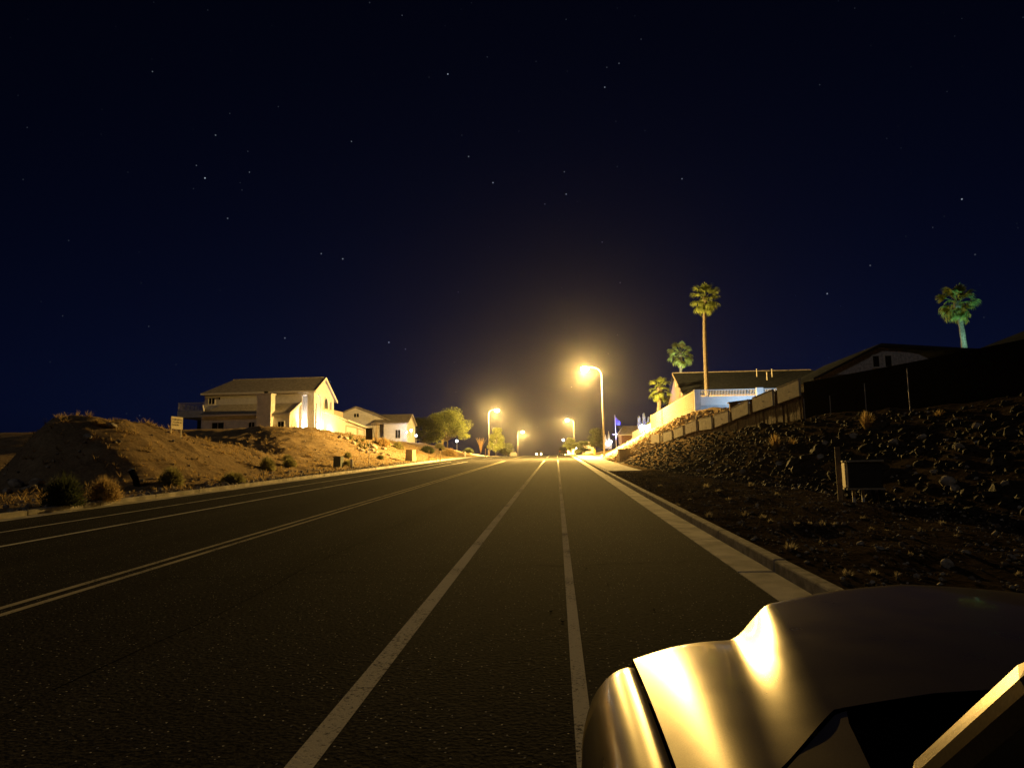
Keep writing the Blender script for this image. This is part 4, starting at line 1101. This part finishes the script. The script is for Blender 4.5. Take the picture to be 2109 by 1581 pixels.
# utility boxes
g = ground_at(846, 951); k = g.y / F_PX
ub = thing('tapered_utility_box', 'tapered concrete-coloured utility box on the left verge', 'utility box', g, math.radians(-25))
MB().hexa([(-.5, -.4, -.1), (.5, -.4, -.1), (.5, .4, -.1), (-.5, .4, -.1)], [(-.42, -.32, 1.22), (.42, -.32, 1.22), (.42, .32, 1.22), (-.42, .32, 1.22)]).build('body', M_TANBOX, ub, bevel=.03)
MB().box(-.45, .45, -.35, .35, 1.222, 1.30).build('lid', M_TANBOX, ub, bevel=.02)
g = ground_at(697, 961)
ub = thing('green_utility_box', 'small dark green utility box beside the left kerb', 'utility box', g, math.radians(-10))
MB().box(-.3, .3, -.28, .28, -.1, .72).build('body', M_GREENBOX, ub, bevel=.03); MB().box(-.33, .33, -.31, .31, .722, .78).build('lid', M_GREENBOX, ub, bevel=.02)
g = ground_at(724, 963)
hy = thing('white_marker_post', 'short white marker post right of the green utility box', 'post', g)
MB().lathe([(.12, -.1), (.12, .5), (.10, .54), (.10, .62), (.02, .68)], 12).build('shaft', M_TRIM, hy, smooth=True); MB().lathe([(.2, -.05), (.2, .05), (.14, .08)], 12).build('base', M_CONC, hy)
# sign pole seen from behind
g = ground_at(760, 957); k = g.y / F_PX
sp = thing('road_sign', 'road sign on a thin pole seen from behind, below the garage', 'road sign', g, math.radians(8))
H_ = 76 * k
MB().box(-.03, .03, -.03, .03, -.4, H_).build('pole', M_STEEL, sp)
MB().box(-.3, .3, -.045, -.032, H_ - 1.0, H_ + .02).build('sign_plate', M_SIGNBACK, sp, bevel=.004)
# empty frame sign and mailboxes
g = ground_at(891, 950); k = g.y / F_PX
fs = thing('frame_sign', 'empty two-legged sign frame near the left kerb', 'sign frame', g)
for s in (-.42, .42): MB().box(s - .03, s + .03, -.03, .03, -.3, 1.2).build('leg', M_WOOD, fs)
MB().box(-.42, .42, -.02, .02, .40, .46).build('crossbar', M_WOOD, fs)
def mailbox(label, u, v, m, h=1.1):
    g = ground_at(u, v); t = thing('mailbox', label, 'mailbox', g, 0, 'mailboxes by the left kerb')
    MB().box(-.05, .05, -.05, .05, -.3, h).build('post', M_WOOD, t)
    b = MB(); pr = [(.14, 0), (.14, .16)] + [(.14 * math.cos(a), .16 + .12 * math.sin(a)) for a in np.linspace(.3, PI - .3, 7)] + [(-.14, .16), (-.14, 0)]
    b.hexa([(p[0], -.28, h + p[1]) for p in pr], [(p[0], .28, h + p[1]) for p in pr]); b.build('box', m, t)
    return t
mailbox('dark mailbox on a post, right of the empty sign frame', 907, 949, M_DARK, 1.25)
mailbox('dark bulky mailbox on a post just left of the left street lamp', 1000, 941, M_DARK, 1.5)
mailbox('pale mailbox on a post between the lamp and the parked car', 1027, 938, M_TRIM, 1.2)
def hydrant(label, p, m):
    t = thing('fire_hydrant', label, 'hydrant', p, 0, 'fire hydrants')
    MB().lathe([(.2, 0), (.2, .06), (.13, .08), (.13, .6), (.16, .62), (.16, .66), (.13, .74), (.06, .84), (.03, .9)], 14).build('barrel', m, t, smooth=True)
    MB().tube([(-.24, 0, .5), (.24, 0, .5)], .06, 10).build('nozzle', m, t)
    return t
hydrant('yellow fire hydrant on the right pavement near the tall lamp', ground_at(1224.5, 936), M_RED)
hydrant('pale hydrant on the left verge below the lamp', ground_at(958, 940), M_TRIM)
# cabinet by the right lamp
g = ground_at(1286, 947, 30, 70)
ub = thing('utility_cabinet', 'plain grey-green utility cabinet in front of the rubble slope', 'utility cabinet', (g.x, g.y, g.z), math.radians(6))
k = g.y / F_PX; w_ = 11.5 * k
MB().box(-w_, w_, -.4, .4, -.3, 21 * k).build('body', M_TANBOX, ub, bevel=.02); MB().box(-w_ - .04, w_ + .04, -.44, .44, 21 * k + .002, 21 * k + .06).build('lid', M_GREENBOX, ub, bevel=.02)
# stand with meter box on the verge at right
g = ground_at(1768, 1034); k = g.y / F_PX
ms = thing('meter_box', 'box on legs, its lit side painted pale, beside a wooden post on the dark verge', 'utility box', g, math.radians(-14))
for s in (-.10, .10): MB().box(-.02 + s, .04 + s, -.03, .03, -.2, .32).build('leg', M_TRIM, ms)
for s in (.32, .46): MB().box(-.02 + s, .04 + s, -.03, .03, -.2, .32).build('leg', M_DARK, ms)
MB().box(-.2, .52, -.2, .72, .32, .92).build('body', mat('meter_box_shaded', (.035, .034, .032), rough=.8, var=.2), ms, bevel=.02)  # near-black body colour stands in for the unlit faces
MB().box(-.225, -.202, -.19, .71, .33, .91).build('lit_end_panel', mat('meter_box_lit_end', (.62, .52, .36), rough=.7, var=.15), ms)  # lamplit side of the box, painted in as a pale gold panel
MB().box(-.25, .57, -.25, .77, .922, .965).build('lid', M_TANBOX, ms, bevel=.01)
MB().box(-.25, .56, -.24, .76, .282, .318).build('tray', M_TANBOX, ms)
MB().box(-.40, -.28, .3, .35, -.2, 1.3).build('post', M_WOOD, ms)
# flagpole and lit garden beyond the tall lamp
fp_b = ground_at(1270, 918, 90, 130); fy = fp_b.y
ft = P(1267.5, 854, fy)
fp = thing('flagpole', 'white flagpole with a limp blue flag and a crossbar', 'flagpole', fp_b)
hh = ft.z - fp_b.z
MB().tube([(0, 0, -.3), (-.1, 0, hh)], [.06, .04], 8).build('pole', M_TRIM, fp)
MB().box(-.65, .25, -.04, .04, hh * .42, hh * .42 + .12).build('crossbar', M_TRIM, fp)
fl = MB()
for i in range(7):
    for j in range(5):
        a, b = i / 6, j / 4
        fl.v.append((-.05 + a * .95 * (1 - .15 * b), .12 * math.sin(a * 7 + b * 2), hh - .15 - b * 1.55 * (1 - .55 * a * 0) - a * 1.15 + a * b * .95))
for i in range(6):
    for j in range(4): fl.f.append((i * 5 + j, (i + 1) * 5 + j, (i + 1) * 5 + j + 1, i * 5 + j + 1))
fo = fl.build('flag', M_FLAG, fp, smooth=True); md = fo.modifiers.new('solid', 'SOLIDIFY'); md.thickness = .01
garden_spot('blue spotlight at the foot of the flagpole', (fp_b.x + .3, fp_b.y - 1.0, fp_b.z + .2), (ft.x + .3, fy, ft.z - 1), 12000, (.25, .3, 1.0), 60)
g = ground_at(1253, 917, 90, 140)
lb = lamp_post('white light ball low in the garden behind the tall lamp', 1253, 913, g.y, .5, 90, (.9, 1.0, .9), .42)
lamp_post('second white light ball low behind the tall lamp', 1258, 909, g.y + 1, .7, 0, (.9, 1.0, .9), .24)
tr_ = thing('topiary', 'pointed pale garden ornament lit white behind the tall lamp', 'ornament', P(1251, 908, g.y + 1.5))
for (dx, h) in ((-.35, 1.3), (.28, 2.0)):
    MB().lathe([(.30, 0), (.26, h * .3), (.12, h * .7), (.01, h)], 9, (dx, 0)).build('cone', M_BLOCKG, tr_)
MB().box(-.8, .8, -.3, .3, -1.5, 0).build('base', M_CONC2, tr_)
# dark roofed house beyond
Fh = thing('dark_roof_house', 'low dark-roofed house behind the flagpole', 'house', P(1280, 905, 135))
MB().box(0, 6.2, 0, 6, -3, 1.0).build('wall', mat('red_wall', (.2, .11, .07)), Fh)
slab([(-.5, -.6, .95), (6.8, -.6, .95), (6.0, 3.0, 2.7), (.6, 3.0, 2.7)], .15).build('roof', M_ROOF, Fh)
slab([(6.8, 6.6, .95), (-.5, 6.6, .95), (.6, 3.0, 2.7), (6.0, 3.0, 2.7)], .15).build('roof', M_ROOF, Fh)
MB().box(-.5, 6.8, -.72, -.602, .75, .93).build('fascia', M_TRIM, Fh)
# blue uplit cypresses and the glaring spotlight
for i, (u, v, h) in enumerate([(1317, 884, 2.0), (1327, 882, 2.3), (1337, 880, 1.6)]):
    p = P(u, v, 104); t = thing('cypress', ('leftmost', 'middle', 'rightmost')[i] + ' of three narrow blue-lit cypresses above the pale wall', 'cypress', p, 0, 'blue-lit cypresses')
    MB().tube([(0, 0, -.5), (0, 0, h * .5)], .05, 6).build('trunk', M_BARK, t)
    leaf_cloud(random.Random(i), [((0, 0, h * .3), (.32, .32, h * .35)), ((0, 0, h * .65), (.22, .22, h * .35))], 900, .06).build('crown', M_LEAF, t)
pS = P(1323, 883, 101)
garden_spot('glaring blue-white spotlight at the end of the lit block wall', tuple(pS), tuple(P(1326, 868, 105)), 15000, (.08, .10, 1.0), 70)
sb = thing('wall_lamp', 'glaring white lamp on top of the pale wall', 'lamp', P(1322.5, 880, 100.4))
MB().lathe([(.03, -.38), (.3, -.26), (.42, 0), (.3, .26), (.03, .38)], 14).build('globe', emission('blue_white_globe', (.75, .8, 1.0), 30), sb, smooth=True)
MB().tube([(0, 0, -1.2), (0, 0, -.3)], .05, 8).build('stem', M_DARK, sb)
point_light('wall_lamp_light', (-.1, -.7, .1), 110, (.8, .85, 1.0), .3, sb)
# little far house on the right
Gh = thing('far_small_house', 'small far yellow-lit house between the right-hand trees', 'house', P(1200, 925, 238))
MB().box(0, 3.6, 0, 4, -2, 1.6).build('wall', M_STUCCO2, Gh)
slab([(-.4, -.5, 1.55), (4.0, -.5, 1.55), (4.0, 2, 2.7), (-.4, 2, 2.7)], .15).build('roof', M_ROOF, Gh)
window(Gh, .8, 1.8, .3, 1.1, 'y', -.002, -1)
Hh = thing('far_lit_garage', 'far pale garage front right behind the parked SUV', 'garage', P(1163, 936, 230))
MB().box(0, 3.4, 0, 4, -1, 2.3).build('wall', M_STUCCO, Hh)
slab([(-.3, -.4, 2.3), (3.7, -.4, 2.3), (3.7, 4.4, 2.9), (-.3, 4.4, 2.9)], .15).build('roof', M_ROOF, Hh)
MB().box(.5, 2.9, -.03, -.002, -.5, 1.6).build('garage_door', M_TRIM, Hh)
lamp_post('bright yellow-white lamp over the roof of the parked SUV', 1158.5, 923.5, 190, 2.0, 250, (1, .85, .5), .32)
lamp_post('yellow-white lamp at the foot of the far right street lamp', 1186, 922, 205, 1.6, 150, (1, .85, .5), .3)
lamp_post('tiny distant lamp above the dark SUV, farthest of all', 1160, 906, 380, 5.0, 0, (1, .85, .6), .5)

# ------------------------------------------------------------------ far vehicles
def vehicle(label, x, y, rz, m, kind='suv', lights=False, cat='car', name='parked_car'):
    t = thing(name, label, cat, (x, y, R(y)), rz)
    if kind == 'suv': prof = [(-2.3, .35), (-2.35, .9), (-2.2, 1.1), (-1.85, 1.72), (-1.5, 1.80), (.5, 1.80), (.85, 1.72), (1.35, 1.15), (2.2, 1.02), (2.4, .75), (2.38, .35)]
    else: prof = [(-2.25, .3), (-2.3, .8), (-1.9, .98), (-1.2, 1.42), (.2, 1.45), (1.0, .98), (2.1, .85), (2.3, .6), (2.28, .3)]
    hw = .9
    bm_ = MB(); n = len(prof)
    zr = max(p[1] for p in prof)
    def wid(z): return hw if z < 1.0 else hw - .22 * (z - 1.0) / (zr - 1.0)
    bm_.hexa([(-wid(p[1]), p[0], p[1]) for p in prof], [(wid(p[1]), p[0], p[1]) for p in prof])
    body = bm_.build('body', m, t, bevel=.05)
    MB().hexa([(-.68, -2.13 if kind == 'suv' else -1.75, 1.18 if kind == 'suv' else 1.08), (.68, -2.13 if kind == 'suv' else -1.75, 1.18 if kind == 'suv' else 1.08), (.62, -1.90 if kind == 'suv' else -1.3, 1.62 if kind == 'suv' else 1.36), (-.62, -1.90 if kind == 'suv' else -1.3, 1.62 if kind == 'suv' else 1.36)],
              [(-.68, -2.2 if kind == 'suv' else -1.8, 1.2 if kind == 'suv' else 1.1), (.68, -2.2 if kind == 'suv' else -1.8, 1.2 if kind == 'suv' else 1.1), (.62, -1.97 if kind == 'suv' else -1.36, 1.64 if kind == 'suv' else 1.38), (-.62, -1.97 if kind == 'suv' else -1.36, 1.64 if kind == 'suv' else 1.38)]).build('rear_window', M_GLASS, t)
    for s in (-1, 1):
        for yy in (-1.35, 1.4):
            w = MB().tube([(s * .70, yy, .34), (s * .93, yy, .34)], .34, 16).build('wheel', M_RUBBER, t)
            MB().tube([(s * .931, yy, .34), (s * .94, yy, .34)], .2, 12).build('rim', M_STEEL, w)
        MB().box(min(s * .84, s * .60), max(s * .84, s * .60), -2.40, -2.34, .75, .95).build('tail_light', mat('tail_lens', (.25, .02, .02), rough=.3), t)
        MB().tube([(s * .62, 2.30, .72), (s * .62, 2.44, .72)], .17 if lights else .1, 12).build('headlight', emission('headlight_on', (1.0, .86, .62), 45) if lights else M_GLASS, t)
        if lights: MB().lathe([(.02, .5), (.2, .6), (.28, .75), (.2, .9), (.02, 1.0)], 12, (s * .62, 2.5)).build('headlight_glare', emission('headlight_on', (1.0, .86, .62), 45), t, smooth=True) if False else None
    MB().box(-.8, .8, -2.42, -2.30, .4, .62).build('bumper', M_RUBBER, t)
    return t
M_CARD = mat('dark_car_paint', (.02, .018, .02), rough=.25, var=.1, coat=.6)
M_CARL = mat('pale_car_paint', (.35, .33, .3), rough=.3, var=.1, coat=.6)
vehicle('dark SUV parked by the right kerb in the distance', .9 + 0.5, 158, 0, M_CARD, 'suv', name='parked_suv')
vehicle('pale car parked by the left kerb below the orange lamp', -12.3, 205, PI, M_CARL, 'car')
vehicle('oncoming car with both headlights on at the crest of the road', -5.0, 205, PI, M_CARD, 'suv', lights=True, name='oncoming_car')

# ------------------------------------------------------------------ the car beside the camera
def car_paint():
    m = bpy.data.materials.new('bronze_metallic_paint'); m.use_nodes = True
    n = m.node_tree; b = n.nodes['Principled BSDF']
    t = n.nodes.new('ShaderNodeTexCoord')
    no = n.nodes.new('ShaderNodeTexNoise'); no.inputs['Scale'].default_value = 320; no.inputs['Detail'].default_value = 2
    n.links.new(t.outputs['Object'], no.inputs['Vector'])
    d = n.nodes.new('ShaderNodeTexNoise'); d.inputs['Scale'].default_value = 7; d.inputs['Detail'].default_value = 7
    n.links.new(t.outputs['Object'], d.inputs['Vector'])
    mx = n.nodes.new('ShaderNodeMixRGB'); mx.inputs[1].default_value = (.13, .10, .055, 1); mx.inputs[2].default_value = (.27, .21, .12, 1)
    n.links.new(no.outputs[0], mx.inputs[0]); n.links.new(mx.outputs[0], b.inputs['Base Color'])
    b.inputs['Metallic'].default_value = .6
    r = n.nodes.new('ShaderNodeMapRange'); r.inputs[1].default_value, r.inputs[2].default_value = .3, .7
    r.inputs[3].default_value, r.inputs[4].default_value = .27, .32
    n.links.new(d.outputs[0], r.inputs[0]); n.links.new(r.outputs[0], b.inputs['Roughness'])
    b.inputs['Coat Weight'].default_value = .30; b.inputs['Coat Roughness'].default_value = .05
    bp = n.nodes.new('ShaderNodeBump'); bp.inputs['Strength'].default_value = .03; bp.inputs['Distance'].default_value = .001
    n.links.new(no.outputs[0], bp.inputs['Height']); n.links.new(bp.outputs[0], b.inputs['Normal'])
    return m
M_PAINT = car_paint()
CARX = 1.09
car = thing('metallic_car', 'bronze-gold metallic car with a raised hood filling the lower right corner', 'car', (CARX, .3, R(.3)), 0)
car.rotation_euler = (math.atan(S), 0, 0)
def lc(x, y, z): return (x - CARX, y - .3 + S * z, z)
def lerp(a, b, t): return a + (b - a) * t
YR = [(.185, 1.02), (.33, 1.205), (.50, 1.42), (.7, 1.47), (1.1, 1.50)]
YF = [(.2, 2.09), (.485, 2.18), (.64, 2.27), (.82, 2.34), (1.1, 2.41)]
def hood_pt(a, s):
    xg, xb, xt = lerp(.187, .200, s), lerp(.330, .487, s), lerp(.500, .642, s)
    zg, zb, zt, zc = lerp(1.060, 1.003, s), lerp(1.088, 1.030, s), lerp(1.107, 1.115, s), lerp(1.128, 1.142, s)
    if a < .34:
        t = a / .34; x = lerp(xg, xb, t); z = lerp(zg, zb, t) + .012 * math.sin(PI * t)
    elif a < .62:
        t = (a - .34) / .28; x = lerp(xb, xt, t); q = t * t * (3 - 2 * t); z = lerp(zb, zt, q)
    else:
        t = (a - .62) / .38; x = lerp(xt, CARX, t); z = zt + (zc - zt) * (1 - (1 - t) ** 2)
    z += .010 * math.sin(PI * s)
    yr, yf = ip(x, YR), ip(x, YF)
    return x, lerp(yr, yf, s), z
def grid_obj(name, rows, m, parent, th=.0, close=False):
    mb = MB(); n = len(rows[0])
    for r_ in rows: mb.v += [tuple(p) for p in r_]
    for i in range(len(rows) - 1):
        for j in range(n - 1): mb.f.append((i * n + j, i * n + j + 1, (i + 1) * n + j + 1, (i + 1) * n + j))
    o = mb.build(name, m, parent, smooth=True)
    if th:
        q = o.modifiers.new('solid', 'SOLIDIFY'); q.thickness = th; q.offset = -1
    return o
NA, NS = 60, 26
rows = []
aa = [i / NA for i in range(NA + 1)]
full = [(a, 1) for a in aa] + [(a, -1) for a in reversed(aa[:-1])]
for s in [i / NS for i in range(NS + 1)]:
    row = []
    for a, sd in full:
        x, y, z = hood_pt(a, s)
        row.append(lc(x if sd > 0 else 2 * CARX - x, y, z))
    rows.append(row)
for (dy, dz) in ((.02, -.004), (.04, -.014), (.056, -.032), (.066, -.06), (.070, -.10)):
    rows.append([lc((x if sd > 0 else 2 * CARX - x), y + dy, z + dz) for (x, y, z), sd in [(hood_pt(a, 1), sd) for a, sd in full]])
hood = grid_obj('hood', rows, M_PAINT, car)
def fender(sd):
    rows = []
    ys = [.55, .7, .85] + list(np.linspace(.95, 1.95, 18)) + [2.0, 2.04, 2.075, 2.1, 2.115, 2.12]
    for y in ys:
        s = max(0, min(1, (y - 1.02) / (2.09 - 1.02)))
        zg = lerp(1.060, 1.003, s) + .010 * math.sin(PI * s); xg = lerp(.187, .200, s) - .007
        drop = 0 if y <= 2.0 else ((y - 2.0) / .12) ** 2 * .14
        row = [(xg + .001, y, zg - .03 - drop)]
        for t in np.linspace(0, 1, 11):
            a = t * PI / 2
            row.append((xg - .145 * math.sin(a) ** 1.15, y - (.14 * t * t if y > 1.9 else 0), zg - .002 + .010 * math.sin(2 * a) - .18 * (1 - math.cos(a)) - drop * (1 - .6 * t)))
        xe, ye, ze = row[-1]
        for (dx, z) in ((-.006, .74), (-.010, .66), (.0, .58), (.012, .50)):
            row.append((xe + dx, ye, min(ze - .02, z)))
        rows.append([lc(p[0] if sd > 0 else 2 * CARX - p[0], p[1], p[2]) for p in row])
    return grid_obj('fender', rows, M_PAINT, car)
fender(1); fender(-1)
MB().box(*[v for v in (-.885, .885)], .60, 1.70, .45, .93).build('engine_bay', M_DARK, car)
# painted cowl corner behind the hood gap and the black grille under the glass
for sd in (1, -1):
    def cx_(x): return x if sd > 0 else 2 * CARX - x
    LE = [(.180, .60, 1.052), (.184, .85, 1.056), (.187, 1.009, 1.057), (.258, 1.099, 1.073), (.327, 1.190, 1.085), (.410, 1.296, 1.094), (.493, 1.402, 1.103), (.520, 1.418, 1.105)]
    RE = [(.270, .60, 1.066), (.35, .75, 1.078), (.385, .87, 1.084), (.42, .99, 1.090), (.455, 1.13, 1.096), (.478, 1.24, 1.100), (.502, 1.36, 1.104), (.521, 1.419, 1.105)]
    grid_obj('cowl_panel', [[lc(cx_(lerp(a[0], b[0], t)), lerp(a[1], b[1], t), lerp(a[2], b[2], t) ) for t in np.linspace(0, 1, 7)] for a, b in zip(LE, RE)], M_PAINT, car)
grl = MB().hexa([lc(x, y, 1.0) for x, y in ((.30, .50), (1.88, .50), (1.70, 1.80), (1.09, 1.85), (.56, 1.80), (.455, 1.17))], [lc(x, y, 1.072) for x, y in ((.30, .50), (1.88, .50), (1.70, 1.80), (1.09, 1.85), (.56, 1.80), (.455, 1.17))]).build('cowl_grille', mat('black_plastic', (.006, .006, .006), rough=1.0, spec=0.0), car)
for (x0, y0, x1, y1) in ((.55, 1.18, 1.15, 1.0), (1.1, 1.22, 1.6, .95)):
    w = MB().tube([lc(x0, y0, 1.082), lc(x1, y1, 1.14)], .008, 6).build('wiper', M_RUBBER, grl)
# cabin
AP = [(.265, .95, 1.07), (.299, .70, 1.309), (.326, .55, 1.451), (.36, .35, 1.64)]
def mir(p, sd): return lc(p[0] if sd > 0 else 2 * CARX - p[0], p[1], p[2])
for sd in (1, -1):
    pl = MB()
    for k in range(3):
        a, b = Vector(AP[k]), Vector(AP[k + 1])
        pl.hexa([mir(a + Vector((-.008, -.045, -.02)), sd), mir(a + Vector((.0, .0, .0)), sd), mir(a + Vector((.05, .015, -.005)), sd), mir(a + Vector((.06, -.06, -.03)), sd)],
                [mir(b + Vector((-.008, -.045, -.02)), sd), mir(b + Vector((.0, .0, .0)), sd), mir(b + Vector((.05, .015, -.005)), sd), mir(b + Vector((.06, -.06, -.03)), sd)])
    pl.build('windscreen_pillar', M_PAINT, car, bevel=.018)
    # side glass, door
    sg_ = MB().hexa([mir(p, sd) for p in ((.250, .87, 1.07), (.250, -.7, 1.07), (.345, -.7, 1.60), (.345, .33, 1.60))], [mir(p, sd) for p in ((.256, .87, 1.07), (.256, -.7, 1.07), (.351, -.7, 1.60), (.351, .33, 1.60))])
    sg_.build('side_window', M_GLASS, car)
    MB().hexa([mir(p, sd) for p in ((.045, .548, .30), (.10, -2.3, .30), (.10, -2.3, .88), (.045, .548, .88))], [mir(p, sd) for p in ((.35, .548, .30), (.35, -2.3, .30), (.35, -2.3, .86), (.35, .548, .86))]).build('door', M_PAINT, car, bevel=.02)
    MB().hexa([mir(p, sd) for p in ((.045, .548, .882), (.10, -2.3, .882), (.30, -2.3, 1.065), (.24, .548, 1.065))], [mir(p, sd) for p in ((.36, .548, .882), (.36, -2.3, .882), (.36, -2.3, 1.066), (.36, .548, 1.066))]).build('door_shoulder', M_PAINT, car, bevel=.015)
    hs = []                                         # mirror housing, an egg-shaped shell cut flat at the back
    for i in range(9):
        ph_ = i / 8 * PI * .5; row = []
        for j in range(17):
            a = j / 16 * 2 * PI
            row.append(mir((.255 + .085 * math.cos(a) * math.cos(ph_), .45 + .09 * math.sin(ph_), 1.235 + .078 * math.sin(a) * math.cos(ph_)), sd))
        hs.append(row)
    mh = grid_obj('door_mirror', hs, M_PAINT, car)
    MB().hexa([mir((.255 + .08 * math.cos(a), .452, 1.235 + .073 * math.sin(a)), sd) for a in np.linspace(0, 2 * PI, 17)[:-1]], [mir((.255 + .08 * math.cos(a), .448, 1.235 + .073 * math.sin(a)), sd) for a in np.linspace(0, 2 * PI, 17)[:-1]]).build('mirror_glass', mat('mirror_glass', (.6, .6, .6), rough=.04, metal=1.0), mh)
    for yy in (1.35, -1.5):
        w = MB().tube([mir((.10, yy, .34), sd), mir((.32, yy, .34), sd)], .34, 24).build('wheel', M_RUBBER, car, smooth=False)
        MB().tube([mir((.094, yy, .34), sd), mir((.099, yy, .34), sd)], .22, 16).build('rim', M_STEEL, w)
    MB().tube([mir((.40, 2.12, .78), sd), mir((.40, 2.20, .78), sd)], .10, 16).build('headlight', M_GLASS, car)
MB().hexa([lc(.31, .94, 1.07), lc(1.87, .94, 1.07), lc(1.80, .34, 1.645), lc(.40, .34, 1.645)], [lc(.31, .95, 1.08), lc(1.87, .95, 1.08), lc(1.80, .35, 1.655), lc(.40, .35, 1.655)]).build('windscreen', M_GLASS, car)
MB().box(-.72, .72, -2.5, .06, 1.645, 1.70).build('roof', M_PAINT, car, bevel=.03)
MB().box(-.78, .78, -2.6, -2.45, 1.0, 1.64).build('rear_wall', M_PAINT, car)
MB().box(-.9, .9, 1.63, 1.86, .40, .62).build('bumper', M_STEEL, car, bevel=.04)
MB().box(-.55, .55, 1.80, 1.90, .66, .88).build('grille', M_RUBBER, car)

# ------------------------------------------------------------------ haze
hz = MB().box(-240, 240, -40, 430, -3, 34).build('haze', None)
hz['kind'] = 'stuff'; hz['label'] = 'thin night haze over the whole street'
hm = bpy.data.materials.new('haze'); hm.use_nodes = True
hn = hm.node_tree; hn.nodes.clear()
pv = hn.nodes.new('ShaderNodeVolumePrincipled'); pv.inputs['Density'].default_value = .00003; pv.inputs['Color'].default_value = (.95, .92, .95, 1)
pv.inputs['Anisotropy'].default_value = .9
pv2 = hn.nodes.new('ShaderNodeVolumePrincipled'); pv2.inputs['Density'].default_value = .00005; pv2.inputs['Color'].default_value = (.95, .92, .95, 1)
pv2.inputs['Anisotropy'].default_value = .97
ad_ = hn.nodes.new('ShaderNodeAddShader'); hn.links.new(pv.outputs[0], ad_.inputs[0]); hn.links.new(pv2.outputs[0], ad_.inputs[1])
ho = hn.nodes.new('ShaderNodeOutputMaterial'); hn.links.new(ad_.outputs[0], ho.inputs['Volume'])
hz.data.materials.append(hm)
